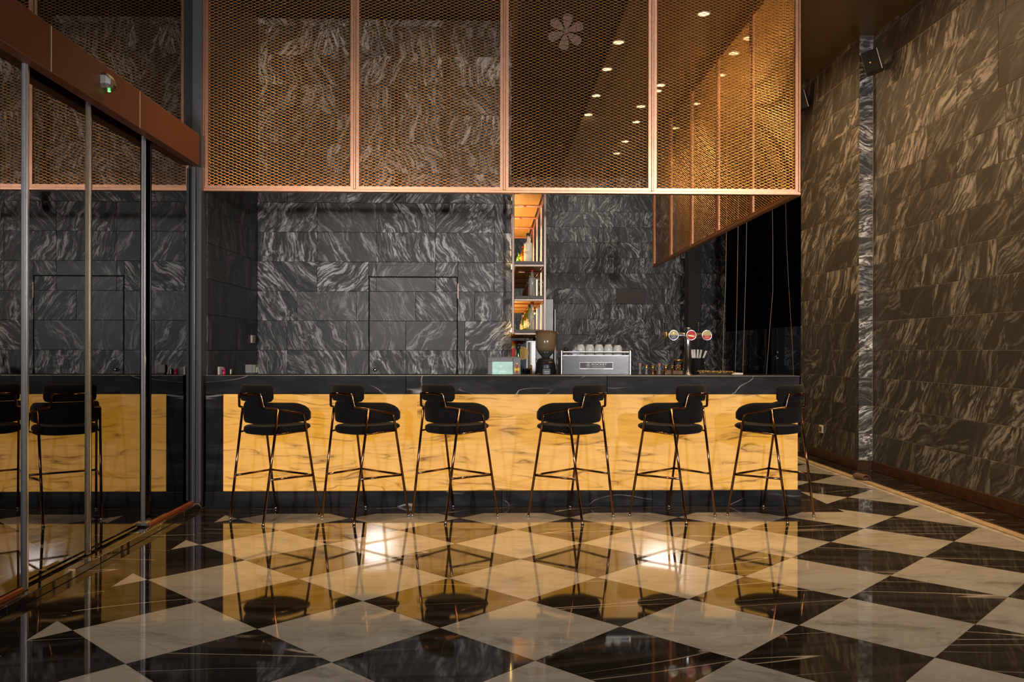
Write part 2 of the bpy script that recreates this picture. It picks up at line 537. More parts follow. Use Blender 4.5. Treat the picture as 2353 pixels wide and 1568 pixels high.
    def mesh(s, name, mat):
        me = bpy.data.meshes.new(name)
        me.from_pydata(s.v, [], s.f)
        me.polygons.foreach_set('use_smooth', s.sm)
        me.materials.append(MATS[mat])
        me.update()
        bm = bmesh.new(); bm.from_mesh(me)
        bmesh.ops.recalc_face_normals(bm, faces=bm.faces[:])
        bm.to_mesh(me); bm.free()
        return me
    def build(s, name, mat, parent=None, loc=None, rot=None):
        return link(name, s.mesh(name, mat), parent, loc, rot)

def link(name, me, parent=None, loc=None, rot=None):
    o = bpy.data.objects.new(name, me)
    C.objects.link(o)
    if parent: o.parent = parent
    if loc: o.location = loc
    if rot: o.rotation_euler = rot
    return o

def tag(o, label, cat, group=None, kind=None):
    o['label'] = label
    o['category'] = cat
    if group: o['group'] = group
    if kind: o['kind'] = kind
    return o

def thing(name, label, cat, loc=(0, 0, 0), rz=0.0, group=None):
    o = bpy.data.objects.new(name, None)
    o.empty_display_size = 0.1
    C.objects.link(o)
    o.location = loc
    o.rotation_euler = (0, 0, rz)
    return tag(o, label, cat, group)

def struct(o, label, cat):
    return tag(o, label, cat, None, 'structure')

def fillet(pts, r, n=5):
    """round the inner corners of a polyline"""
    pts = [Vector(p) for p in pts]
    out = [pts[0]]
    for i in range(1, len(pts) - 1):
        a, p, b = pts[i - 1], pts[i], pts[i + 1]
        d1 = (a - p); d2 = (b - p)
        k = min(r, d1.length * 0.45, d2.length * 0.45)
        q1 = p + d1.normalized() * k; q2 = p + d2.normalized() * k
        for j in range(n + 1):
            t = j / n
            out.append(q1 * (1 - t) ** 2 + p * 2 * t * (1 - t) + q2 * t * t)
    out.append(pts[-1])
    return out

def text_mesh(body, size, mat, align='CENTER', extrude=0.0004, squash=1.0):
    cu = bpy.data.curves.new('lettering', 'FONT')
    cu.body = body; cu.size = size; cu.align_x = align; cu.align_y = 'CENTER'; cu.extrude = extrude
    cu.offset = size * 0.018
    o = bpy.data.objects.new('tmp_text', cu)
    C.objects.link(o)
    bpy.context.view_layer.update()
    dg = bpy.context.evaluated_depsgraph_get()
    me = bpy.data.meshes.new_from_object(o.evaluated_get(dg))
    bpy.data.objects.remove(o); bpy.data.curves.remove(cu)
    me.materials.clear(); me.materials.append(MATS[mat])
    for v in me.vertices:
        v.co.x *= squash
    return me

def lettering(name, body, size, mat, parent, loc, squash=1.0, rz=0.0):
    return link(name, text_mesh(body, size, mat, squash=squash), parent, loc, (PI / 2, 0, rz))

# ------------------------------------------------------------------ room dimensions
CEIL = 4.66
YB = 8.55          # stone wall behind the bar
YF = 16.3          # far stone wall
XR = 4.08; XR2 = 3.93; YSTEP = 8.83; YREND = 10.5
XG = -2.45         # glass doors
XL = -2.36         # stone cheek left of the bar

# ------------------------------------------------------------------ stone-tiled walls
TILE_CACHE = {}

def tile_mesh(w, h, mat, t=0.012):
    key = (round(w, 3), round(h, 3), mat)
    if key not in TILE_CACHE:
        TILE_CACHE[key] = MB().box(-w / 2, w / 2, -t / 2, t / 2, -h / 2, h / 2, 0.0018).mesh('stone_tile', mat)
    return TILE_CACHE[key]

def rect_minus(r, d):
    x0, x1, z0, z1 = r
    a0, a1, b0, b1 = d
    if x1 <= a0 or x0 >= a1 or z1 <= b0 or z0 >= b1:
        return [r], None
    out = []
    ix0, ix1, iz0, iz1 = max(x0, a0), min(x1, a1), max(z0, b0), min(z1, b1)
    if x0 < ix0: out.append((x0, ix0, z0, z1))
    if x1 > ix1: out.append((ix1, x1, z0, z1))
    if z0 < iz0: out.append((ix0, ix1, z0, iz0))
    if z1 > iz1: out.append((ix0, ix1, iz1, z1))
    return out, (ix0, ix1, iz0, iz1)

def tile_wall(wall, length, place, mat, z0=0.09, ztop=CEIL, course=0.30, width=0.60, seed=1, hole=None, hole_parent=None, gap=0.0018, zmin=-1.0, only=None):
    """place(u, z) -> location and rotation of a tile centre; u runs along the wall"""
    rr = random.Random(seed)
    k = -1
    while True:
        a = z0 + k * course; b = a + course
        k += 1
        if a >= ztop - 0.02: break
        a2 = max(a, max(0.0, zmin)); b2 = min(b, ztop)
        if b2 - a2 < 0.02: continue
        off = -rr.choice((0.0, 0.2, 0.4, 0.3, 0.5, 0.1)) * width / 0.6
        u = off
        while u < length - 0.01:
            u0 = max(u, 0.0); u1 = min(u + width, length)
            u += width
            if u1 - u0 < 0.025: continue
            if hole:
                outs, ins = rect_minus((u0, u1, a2, b2), hole)
            else:
                outs, ins = [(u0, u1, a2, b2)], None
            for (p0, p1, q0, q1) in outs:
                if p1 - p0 < 0.012 or q1 - q0 < 0.012: continue
                loc, rot = place((p0 + p1) / 2, (q0 + q1) / 2)
                link('stone_tile', tile_mesh(p1 - p0 - gap, q1 - q0 - gap, mat), wall, loc, rot)
            if ins and hole_parent:
                p0, p1, q0, q1 = ins
                e = 0.009
                p0 = max(p0, hole[0] + e); p1 = min(p1, hole[1] - e); q1 = min(q1, hole[3] - e)
                if p1 - p0 > 0.012 and q1 - q0 > 0.012:
                    loc, rot = place((p0 + p1) / 2, (q0 + q1) / 2)
                    link('stone_tile', tile_mesh(p1 - p0 - gap, q1 - q0 - gap, mat), hole_parent, loc, rot)

T = 0.006
# wall behind the bar
wb = MB().box(XL - 0.3, 0.215, YB + 0.012, YB + 0.3, 0, CEIL).build('wall_back', 'grout_dark')
struct(wb, 'charcoal slate-tiled wall behind the bar counter', 'wall')
DOOR = (-1.237 - XL, -0.331 - XL, 0.0, 2.042)
door1 = MB().box(-1.240, -0.328, YB + 0.008, YB + 0.0118, 0.004, 2.045).build('door_1', 'door_gap')
struct(door1, 'concealed slate-clad door flush in the wall behind the bar', 'door')
tile_wall(wb, 0.215 - XL, lambda u, z: ((XL + u, YB + T, z), (0, 0, 0)), 'slate_upright', seed=4, hole=DOOR, hole_parent=door1)
for hz in (1.97, 0.95):
    MB().box(-0.335, -0.323, YB - 0.004, YB + 0.004, hz - 0.15, hz).build('hinge', 'shelf_metal', door1)
MB().lathe([(0.006, -0.045), (0.012, -0.04), (0.022, -0.03), (0.022, -0.018), (0.010, -0.012), (0.010, 0.0)], 14, -1.165, YB, 1.095, 'Y').build('door_knob', 'polished_steel', door1)
# cheek wall left of the bar
wl = MB().box(XL - 0.12, XL - 0.012, 7.06, YB + 0.012, 0, CEIL).build('wall_left', 'grout_dark')
struct(wl, 'dark slate-tiled cheek wall beside the left end of the bar', 'wall')
tile_wall(wl, YB - 7.06, lambda u, z: ((XL - T, YB - u, z), (0, 0, PI / 2)), 'slate_far', seed=11)
# inner wall behind the bottle shelves and the far wall
wi = MB().box(0.0, 0.205, YB + 0.31, YF, 0, CEIL).build('wall_inner', 'black_steel')
struct(wi, 'dark wall running back behind the bottle shelves', 'wall')
wf = MB().box(0.0, 4.62, YF + 0.012, YF + 0.25, 0, CEIL).build('wall_far', 'grout_dark')
struct(wf, 'slate-tiled wall at the far end of the room', 'wall')
tile_wall(wf, 4.62 - 0.21, lambda u, z: ((0.21 + u, YF + T, z), (0, 0, 0)), 'slate_upright', seed=21, zmin=0.9)
# one plain brown stone stands out in the far wall
x0 = 2.46
link('stone_tile', MB().box(-0.29, 0.29, -0.008, 0.008, -0.147, 0.147, 0.002).mesh('stone_tile', 'plain_stone'), wf, (2.745, YF - 0.004, 2.34))['label'] = 'plain brown stone'
# right walls: near length, step, far length
wr = MB().box(XR + 0.004, XR + 0.25, 2.8, YSTEP + 0.02, 0, CEIL).build('wall_right', 'grout_light')
struct(wr, 'tall slate-tiled wall washed by warm light on the right', 'wall')
tile_wall(wr, YSTEP - 2.8, lambda u, z: ((XR + T, YSTEP - u, z), (0, 0, -PI / 2)), 'slate_diagonal', seed=31, z0=0.112 - 0.006, gap=0.004)
ws = MB().box(XR2 + 0.012, XR + 0.24, YSTEP + 0.004, YSTEP + 0.2, 0, CEIL).build('wall_step', 'grout_light')
struct(ws, 'narrow grey slate return where the right wall steps inward', 'wall')
tile_wall(ws, XR - XR2, lambda u, z: ((XR2 + u, YSTEP + T, z), (0, 0, 0)), 'slate_flat', seed=41, z0=0.106, gap=0.004, width=2.0)
wr2 = MB().box(XR2 + 0.004, XR2 + 0.25, YSTEP + 0.2, YREND, 0, CEIL).build('wall_right_far', 'grout_light')
struct(wr2, 'slate-tiled wall beyond the step, with a wall socket', 'wall')
tile_wall(wr2, YREND - YSTEP - 0.0, lambda u, z: ((XR2 + T, YSTEP + u, z), (0, 0, -PI / 2)), 'slate_diagonal', seed=51, z0=0.106, gap=0.004)
# skirting
bb = bpy.data.objects.new('baseboard_right', None); C.objects.link(bb)
struct(bb, 'brown metal baseboard along the slate wall', 'baseboard')
for (a, b) in ((2.8, 4.8), (4.8, 6.8), (6.8, YSTEP - 0.015)):
    MB().box(XR - 0.016, XR - 0.001, a, b - 0.002, 0.02, 0.125, 0.002).build('board', 'skirting_brown', bb)
MB().box(XR2 - 0.016, XR - 0.017, YSTEP - 0.016, YSTEP - 0.001, 0.02, 0.125, 0.002).build('board', 'skirting_brown', bb)
MB().box(XR2 - 0.016, XR2 - 0.001, YSTEP, YREND, 0.02, 0.125, 0.002).build('board', 'skirting_brown', bb)

# ceiling
c1 = MB().box(1.33, 4.7, -3.0, YF + 0.2, CEIL, CEIL + 0.12).build('ceiling', 'ceiling_brown')
struct(c1, 'brown ceiling with rows of round downlights', 'ceiling')
c2 = MB().box(-2.6, 1.33, -3.0, YF + 0.2, CEIL + 0.05, CEIL + 0.17).build('ceiling_black', 'ceiling_black')  # slightly higher strip of ceiling in a darker colour
struct(c2, 'near-black strip of ceiling above the bar', 'ceiling')

# ------------------------------------------------------------------ floor
fl = MB().box(-2.62, 4.7, -3.0, YF + 0.2, -0.12, -0.0035).build('floor', 'grout_dark')
struct(fl, 'black and white checkered marble floor laid on the diagonal', 'floor')
EH = 0.42426
X0, Y0 = 0.1908, 5.2011
FX0, FX1 = -2.07, 3.60
BX, BY = 2.85, 6.66

def clip(poly, axis, val, keep_less):
    out = []
    n = len(poly)
    for i in range(n):
        p, q = poly[i], poly[(i + 1) % n]
        ip = (p[axis] <= val) if keep_less else (p[axis] >= val)
        iq = (q[axis] <= val) if keep_less else (q[axis] >= val)
        if ip: out.append(p)
        if ip != iq:
            t = (val - p[axis]) / (q[axis] - p[axis])
            out.append((p[0] + (q[0] - p[0]) * t, p[1] + (q[1] - p[1]) * t))
    return out

def clip_rect(poly, x0, x1, y0, y1):
    for ax, v, less in ((0, x0, False), (0, x1, True), (1, y0, False), (1, y1, True)):
        if len(poly) < 3: return []
        poly = clip(poly, ax, v, less)
    return poly

def area(p):
    return 0.5 * abs(sum(p[i][0] * p[(i + 1) % len(p)][1] - p[(i + 1) % len(p)][0] * p[i][1] for i in range(len(p)))) if len(p) > 2 else 0

FULL = {}
def floor_tile(poly, cx, cy, white):
    if area(poly) < 0.0006: return
    mat = 'white_marble_floor' if white else 'black_marble_floor'
    loc = [(x - cx, y - cy) for x, y in poly]
    full = len(poly) == 4 and abs(area(poly) - 2 * EH * EH) < 0.006
    if full and mat in FULL:
        me = FULL[mat]
    else:
        me = MB().prism(loc, -0.0034, 0.0).mesh('floor_tile', mat)
        if full: FULL[mat] = me
    link('floor_tile', me, fl, (cx, cy, 0))

for a in range(-16, 22):
    for b in range(-16, 22):
        cx = X0 + (a + b + 1) * EH; cy = Y0 + (a - b) * EH
        if cx < FX0 - EH or cx > FX1 + EH or cy < 0.6 or cy > 10.6 + EH: continue
        e = EH - 0.0015
        poly = [(cx - e, cy), (cx, cy - e), (cx + e, cy), (cx, cy + e)]
        white = (a + b) % 2 != 0
        big = clip_rect(poly, FX0, FX1, 0.4, 10.45)
        if len(big) < 3: continue
        ys = [p[1] for p in big]; xs = [p[0] for p in big]
        if max(ys) <= BY + 1e-6 or min(xs) >= BX - 1e-6:
            floor_tile(big, cx, cy, white)
        elif min(ys) >= BY or max(xs) <= BX:
            if max(xs) <= BX:
                floor_tile(clip_rect(big, FX0, FX1, 0.4, BY), cx, cy, white)
            else:
                floor_tile(clip_rect(big, BX, FX1, 0.4, 10.45), cx, cy, white)
        else:
            floor_tile(clip_rect(big, FX0, BX, 0.4, BY), cx, cy, white)
            floor_tile(clip_rect(big, BX + 0.0, FX1, 0.4, 10.45), cx, cy, white)

def slab(x0, x1, y0, y1, mat='black_marble_floor', name='border_slab', z1=0.0, z0=-0.0034):
    w, d = (x1 - x0) / 2, (y1 - y0) / 2
    g = 0.0012
    me = MB().box(-w + g, w - g, -d + g, d - g, z0, z1).mesh(name, mat)
    link(name, me, fl, ((x0 + x1) / 2, (y0 + y1) / 2, 0))

y = 0.4
while y < BY - 0.05:                                   # border along the glass doors
    y1 = min(y + 0.78, BY); slab(-2.36, FX0, y, y1); y = y1
xs = [-2.36, -1.75, -0.93, -0.46, 0.52, 1.28, 1.95, 2.45, BX]
for p, q in zip(xs, xs[1:]): slab(p, q, BY, 6.92)      # border in front of the bar
y = 6.92
while y < 10.4:                                        # border round the bar end
    y1 = min(y + 0.8, 10.45); slab(2.61, BX, y, y1); y = y1
y = 0.4
while y < 10.4:                                        # pale strip, tan strip and dark strip beside the right wall
    y1 = min(y + 0.9, 10.45)
    slab(FX1, 3.655, y, y1, 'light_strip', 'pale_strip', 0.004)
    slab(3.655, 3.735, y, y1, 'tan_strip', 'tan_strip', 0.012)
    slab(3.735, 3.91, y, y1, 'black_marble_floor', 'border_slab', 0.018)
    if y1 <= YSTEP: slab(3.91, 4.06, y, y1, 'black_marble_floor', 'border_slab', 0.018)
    elif y < YSTEP: slab(3.91, 4.06, y, YSTEP - 0.02, 'black_marble_floor', 'border_slab', 0.018)
    y = y1
og = MB().box(-9.0, -2.64, -3.0, 20, -0.14, -0.02).build('floor_outside', 'outdoor_ground')
struct(og, 'dark paving outside the glass doors', 'floor')

# ------------------------------------------------------------------ glass doors on the left
sill = bpy.data.objects.new('trim_1', None); C.objects.link(sill)
struct(sill, 'raised dark marble sill under the glass doors', 'sill')
ys = [1.2, 2.5, 3.75, 5.15, 6.93]
for p, q in zip(ys, ys[1:]):
    MB().box(-2.405, -2.362, p, q - 0.003, 0.0, 0.045, 0.004).build('sill_slab', 'black_marble_floor', sill, None)
    MB().box(-2.6, -2.407, p, q - 0.003, 0.0, 0.038, 0.002).build('track_slab', 'black_marble_floor', sill, None)
for p, q in ((1.2, 4.42), (6.03, 6.92)):
    MB().box(-2.50, -2.415, p, q, 0.0385, 0.066, 0.003).build('rust_rail', 'rust_sill', sill)

def glass_door(name, label, y0, y1, stile_mat, x, z1=2.84, z0=0.05, both=False, sw=0.045):
    d = bpy.data.objects.new(name, None); C.objects.link(d)
    d.location = (x, y0, 0)
    struct(d, label, 'glass door')
    MB().box(-0.005, 0.005, 0.01, y1 - y0 - 0.01, z0, z1).build('pane', 'door_glass', d)
    MB().box(-0.016, 0.016, y1 - y0 - sw * 0.5, y1 - y0 + sw * 0.5, z0 - 0.01, z1, 0.004).build('stile', stile_mat, d)
    MB().box(-0.007, 0.021, y1 - y0 - 0.006, y1 - y0 + 0.006, z0, z1).build('gasket', 'polished_steel', d)
    MB().box(-0.014, 0.014, 0.0, y1 - y0, z1, z1 + 0.05).build('top_rail', 'black_steel', d)
    return d
glass_door('window_1', 'fixed glass panel beside the sliding doors with a bright steel stile', 1.6, 4.43, 'steel', -2.43)
glass_door('door_2', 'sliding glass door with a bronze-toned stile', 4.46, 5.20, 'bronze_stile', -2.47)
glass_door('door_3', 'sliding glass door with a steel stile ending in a floor guide', 5.24, 6.02, 'steel', -2.47)
glass_door('window_2', 'narrow fixed glass panel against the slate-grey post', 6.05, 6.90, 'slate_paint', -2.43)
MB().box(-2.50, -2.425, 5.985, 6.06, 0.046, 0.075, 0.006).build('floor_guide', 'steel', sill)
# transom glass above the header
w3 = bpy.data.objects.new('window_3', None); C.objects.link(w3)
struct(w3, 'tall transom glazing above the brown door header', 'window')
for p, q in ((1.2, 3.6), (3.62, 6.92)):
    MB().box(-2.455, -2.445, p, q, 3.05, CEIL).build('pane', 'door_glass', w3)
MB().box(-2.47, -2.43, 3.58, 3.64, 3.05, CEIL).build('mullion', 'black_steel', w3)
# header
hd = bpy.data.objects.new('trim_2', None); C.objects.link(hd)
struct(hd, 'rust-brown header box above the sliding glass doors', 'door header')
hy = [1.2, 4.68, 5.70, 6.84]
hy = [1.2, 4.545, 5.68, 6.83]
for p, q in zip(hy, hy[1:]):
    MB().box(-2.4249, -2.35, p, q - 0.004, 2.785, 3.035, 0.004).build('header_cover', 'rust_brown', hd)
MB().box(-2.42, -2.3508, 1.2, 6.82, 2.788, 3.032).build('header_joint', 'paper_white', hd)
MB().box(-2.56, -2.426, 1.2, 6.83, 2.90, 3.045).build('header_core', 'black_steel', hd)
MB().box(-2.56, -2.36, 1.2, 6.83, 2.862, 2.8995).build('door_track', 'black_plastic', hd)
# motion sensor
se = thing('motion_sensor', 'small silver motion sensor with a green light on the brown header', 'sensor', (-2.35, 5.16, 2.925))
prof = [(-0.055, -0.02), (-0.04, -0.045), (0.03, -0.05), (0.055, -0.02), (0.055, 0.03), (0.03, 0.05), (-0.04, 0.05), (-0.055, 0.03)]
MB().sections([[(0.0, y, z) for y, z in prof], [(0.03, y * 0.98, z * 0.95) for y, z in prof], [(0.055, y * 0.75, z * 0.6 - 0.012) for y, z in prof]], False).build('housing', 'steel', se)
MB().box(0.035, 0.0585, 0.0, 0.03, -0.035, -0.015).build('lens', 'black_plastic', se)
MB().lathe([(0.004, -0.008), (0.009, -0.006), (0.009, 0.0)], 10, 0.028, 0.0, -0.050).build('indicator', 'led_green', se)
# corner post
po = bpy.data.objects.new('trim_3', None); C.objects.link(po)
struct(po, 'slate-grey steel corner post between glass doors and bar', 'post')
MB().box(-2.455, -2.372, 6.935, 7.05, 0.0, CEIL, 0.004).build('post', 'slate_paint', po)
MB().box(-2.62, -2.456, 6.93, 7.10, 0.0, CEIL, 0.004).build('post_return', 'slate_paint', po)
MB().box(-2.4635, -2.4555, 6.915, 6.929, 0.07, CEIL).build('copper_bead', 'rust_sill', po)
MB().box(-2.385, -2.365, 6.915, 6.934, 0.06, 2.78).build('cover_strip', 'slate_paint', po)

# tall thin copper pole outside the doors, its lit look painted as glow
lt = thing('copper_pole', 'slim copper pole with a painted glow standing outside behind the glass doors', 'pole', (-3.02, 7.75, -0.02))
MB().lathe([(0.06, 0), (0.06, 0.02), (0.02, 0.03)], 14).build('foot', 'black_steel', lt)
MB().lathe([(0.014, 0.03), (0.014, 0.28)], 10).build('stem', 'black_steel', lt)
MB().lathe([(0.020, 0.28), (0.020, 1.03)], 12).build('lower_tube', 'copper_glow', lt)
MB().lathe([(0.008, 1.03), (0.014, 1.2), (0.008, 1.36)], 10).build('glass_joint', 'bottle_clear', lt)
MB().lathe([(0.024, 1.36), (0.024, 2.10)], 12).build('upper_tube', 'copper_glow', lt)
light_obj('lamp_light', 'POINT', (-2.80, 7.45, 1.2), 6, AMBER, shadow_soft_size=0.05)  # amber point light standing beside the pole

# ------------------------------------------------------------------ mesh canopy
CX0, CX1, CY, CZ = -2.37, 2.60, 7.0, 2.606
NP = 4
PW = (CX1 - CX0) / NP
def mesh_screen(w, h):
    """expanded metal: diamonds of bent strands, filling x 0..w, z 0..h"""
    mb = MB()
    lw = w / round(w / 0.0628); sh = h / round(h / 0.0256)
    nx = round(w / lw) * 2; nz = round(h / sh) * 2
    hw = 0.0021
    def node(i, j):
        return (i * lw / 2, j * sh / 2)
    for j in range(nz):
        for i in range(nx):
            # strand across half a cell; direction alternates
            if (i + j) % 2 == 0: a, b = node(i, j), node(i + 1, j + 1)
            else: a, b = node(i, j + 1), node(i + 1, j)
            up = 1 if b[1] > a[1] else -1
            # slight S-bend: flat at the bonds
            dx = (b[0] - a[0]) * 0.16
            pts = [a, (a[0] + dx, a[1] + up * 0.0009), (b[0] - dx, b[1] - up * 0.0009), b]
            v = []; f = []
            for k, (x, z) in enumerate(pts):
                # strand of lozenge section, its faces turned up and down as the slit sheet is pulled open
                v += [(x, 0.0, z - hw), (x, -0.0020, z), (x, 0.0, z + hw), (x, 0.0020, z)]
            for k in range(3):
                o = 4 * k
                for q in range(4):
                    f.append((o + q, o + (q + 1) % 4, o + 4 + (q + 1) % 4, o + 4 + q))
            mb.add(v, f)
    return mb

can = thing('mesh_canopy', 'copper-framed expanded metal screen hanging from the ceiling above the bar', 'canopy', (0, 0, 0))
FW = 0.031           # panel frame bar width
PS = 0.022           # post width
BR = 0.026           # bottom rail height
ph0 = CZ + BR; ph1 = CEIL - 0.03
pw = PW - PS         # panel outer width
def bar_mesh(l, w, d, name='bar'):
    return MB().box(0, l, -d / 2, d / 2, 0, w, 0.003).mesh(name, 'copper')
FH = ph1 - ph0
def mitred(l, w, d, name):
    """frame bar along x from 0..l, width w upward, ends cut at 45 degrees"""
    e = 0.0008
    return MB().prism_y([(e, 0), (l - e, 0), (l - w - e, w), (w + e, w)], -d / 2, d / 2).mesh(name, 'copper')
m_h = mitred(pw, FW * 0.78, 0.034, 'frame_bar'); m_v = mitred(FH, FW * 0.78, 0.034, 'frame_bar')
screen_me = None
def canopy_panel(p0, ang, parent):
    """p0 = lower-left outer corner of the panel, ang = heading of its width"""
    global screen_me
    fr = bpy.data.objects.new('panel', None); C.objects.link(fr); fr.parent = parent
    fr.location = p0; fr.rotation_euler = (0, 0, ang)
    link('frame_bar', m_h, fr, (0, 0, 0))
    link('frame_bar', m_h, fr, (pw, 0, FH), (0, PI, 0))
    link('frame_bar', m_v, fr, (0, 0, FH), (0, PI / 2, 0))
    link('frame_bar', m_v, fr, (pw, 0, 0), (0, -PI / 2, 0))
    if screen_me is None:
        k = FW * 0.78 - 0.004
        mb = mesh_screen(pw - 2 * k, FH - 2 * k)
        mb.v = [(x + k, y, z + k) for x, y, z in mb.v]
        me = bpy.data.meshes.new('metal_mesh')
        me.from_pydata(mb.v, [], mb.f); me.materials.append(MATS['mesh_copper']); me.update()
        screen_me = me
    s = link('metal_mesh', screen_me, fr, (0, 0.004, 0))
    s['kind'] = 'stuff'
for i in range(NP):
    canopy_panel((CX0 + i * PW + PS / 2, CY, ph0), 0.0, can)
for i in range(NP + 1):
    MB().box(CX0 + i * PW - PS / 2 + 0.0015, CX0 + i * PW + PS / 2 - 0.0015, CY - 0.022, CY + 0.022, ph0 + 0.0005, CEIL - 0.03, 0.003).build('post', 'copper', can)
MB().box(CX0 - PS / 2, CX1 + PS / 2, CY - 0.024, CY + 0.024, CZ, ph0 - 0.001, 0.004).build('bottom_rail', 'copper', can)
MB().box(CX0 - PS / 2, CX1 + PS / 2, CY - 0.024, CY + 0.024, ph1 + 0.001, CEIL, 0.003).build('top_rail', 'copper', can)
RN = 5
for i in range(RN):
    canopy_panel((CX1, CY + 0.03 + i * PW + PS / 2, ph0), PI / 2, can)
for i in range(1, RN + 1):
    MB().box(CX1 - 0.022, CX1 + 0.022, CY + 0.03 + i * PW - PS / 2 + 0.0015, CY + 0.03 + i * PW + PS / 2 - 0.0015, ph0 + 0.0005, CEIL - 0.03, 0.003).build('post', 'copper', can)
MB().box(CX1 - 0.024, CX1 + 0.024, CY + 0.025, CY + 0.03 + RN * PW + PS / 2, CZ, ph0 - 0.001, 0.004).build('bottom_rail', 'copper', can)
MB().box(CX1 - 0.024, CX1 + 0.024, CY + 0.025, CY + 0.03 + RN * PW + PS / 2, ph1 + 0.001, CEIL, 0.003).build('top_rail', 'copper', can)

# ------------------------------------------------------------------ bar counter
BF = 6.94; BXL, BXR = -2.335, 2.588; BTOP = 1.086
bar = thing('bar_counter', 'long bar counter of black marble with a glowing amber onyx front', 'bar counter', (0, BF, 0))
def bpart(name, mat, x0, x1, y0, y1, z0, z1, c=0.003):
    w, h = (x1 - x0) / 2, (z1 - z0) / 2
    return MB().box(-w, w, y0, y1, -h, h, c).build(name, mat, bar, ((x0 + x1) / 2, 0, (z0 + z1) / 2))
seams = [BXL, -0.695, 0.972, BXR]
for p, q in zip(seams, seams[1:]):
    bpart('top_slab', 'black_marble_bar', p, q - 0.0015, -0.006, 0.40, 0.931, BTOP)
bpart('pier', 'black_marble_bar', BXL, -2.193, 0.0, 0.10, 0.132, 0.9305)
os_ = [-2.1925, -0.604, 0.991, BXR - 0.012]
for p, q in zip(os_, os_[1:]):
    bpart('onyx_panel', 'onyx', p, q - 0.001, 0.004, 0.03, 0.133, 0.930, 0.001)
bpart('onyx_end_panel', 'onyx', BXR - 0.036, BXR - 0.012, 0.0305, 0.36, 0.133, 0.930, 0.001)
ps = [BXL, -1.1, 0.1, 1.35, BXR + 0.014]
for p, q in zip(ps, ps[1:]):
    bpart('plinth_slab', 'black_marble_bar', p, q - 0.0015, -0.012, 0.05, 0.0, 0.1315)
bpart('plinth_end_slab', 'black_marble_bar', BXR - 0.02, BXR + 0.0125, 0.0505, 0.37, 0.0, 0.1315)
bpart('carcass', 'dark_body', BXL + 0.01, BXR - 0.037, 0.11, 0.37, 0.0, 0.93, 0.0)
bpart('edge_strip', 'bronze_stile', BXL, BXR, -0.0072, -0.0062, BTOP - 0.0022, BTOP, 0.0)

# lower steel worktop behind the counter
wc = thing('work_counter', 'stainless steel work counter behind the bar', 'counter', (0, 7.36, 0))
MB().box(-0.6, 2.5, 0.0, 0.62, 0.83, 0.86, 0.003).build('worktop', 'steel', wc)
for x in (-0.55, 0.45, 1.45, 2.45):
    MB().box(x - 0.02, x + 0.02, 0.05, 0.09, 0.0, 0.829).build('leg', 'steel', wc)
    MB().box(x - 0.02, x + 0.02, 0.53, 0.57, 0.0, 0.829).build('leg', 'steel', wc)
MB().box(-0.5, 2.4, 0.1, 0.52, 0.3, 0.32).build('under_shelf', 'steel', wc)
WZ = 0.86

# ------------------------------------------------------------------ bar stools
def superloop(cx, cy, nx, ny, ht, z0, z1, n=16, p=3.2):
    """closed loop in the vertical plane spanned by the horizontal normal (nx,ny) and z"""
    out = []
    zc, hz = (z0 + z1) / 2, (z1 - z0) / 2
    for k in range(n):
        a = 2 * PI * k / n
        c, s = math.cos(a), math.sin(a)
        u = math.copysign(abs(c) ** (2 / p), c) * ht
        w = math.copysign(abs(s) ** (2 / p), s) * hz
        out.append((cx + nx * u, cy + ny * u, zc + w))
    return out

def band(path, half_t, zs, cap=0.03):
    """cushion swept along a flat path; zs(t) gives lower and upper edge"""
    n = len(path)
    loops = []
    L = [0.0]
    for i in range(1, n):
        L.append(L[-1] + (Vector(path[i]) - Vector(path[i - 1])).length)
    for i in range(n):
        a = Vector(path[max(0, i - 1)]); b = Vector(path[min(n - 1, i + 1)])
        t = (b - a).normalized()
        nx, ny = -t.y, t.x
        d = min(L[i], L[-1] - L[i])
        k = 1.0
        if d < cap:
            k = max(0.15, math.sqrt(max(0.0, 1 - (1 - d / cap) ** 2)))
        z0, z1 = zs(L[i] / L[-1])
        zc = (z0 + z1) / 2; h = (z1 - z0) / 2
        kz = 0.55 + 0.45 * k
        loops.append(superloop(path[i][0], path[i][1], nx, ny, half_t * k, zc - h * kz, zc + h * kz))
    return loops

def u_path(rx, ry_back, yf, n=40, yc=0.0):
    """U shape open to +y: from (rx, yf) round the back to (-rx, yf)"""
    pts = []
    m = 6
    for i in range(m):
        pts.append((rx * (0.97 + 0.03 * i / m), yf + (yc - yf) * i / m))
    for i in range(n + 1):
        a = -PI * i / n
        pts.append((rx * math.cos(a), yc + ry_back * math.sin(a)))
    for i in range(1, m + 1):
        pts.append((-rx * (1.0 - 0.03 * i / m), yc + (yf - yc) * i / m))
    return pts

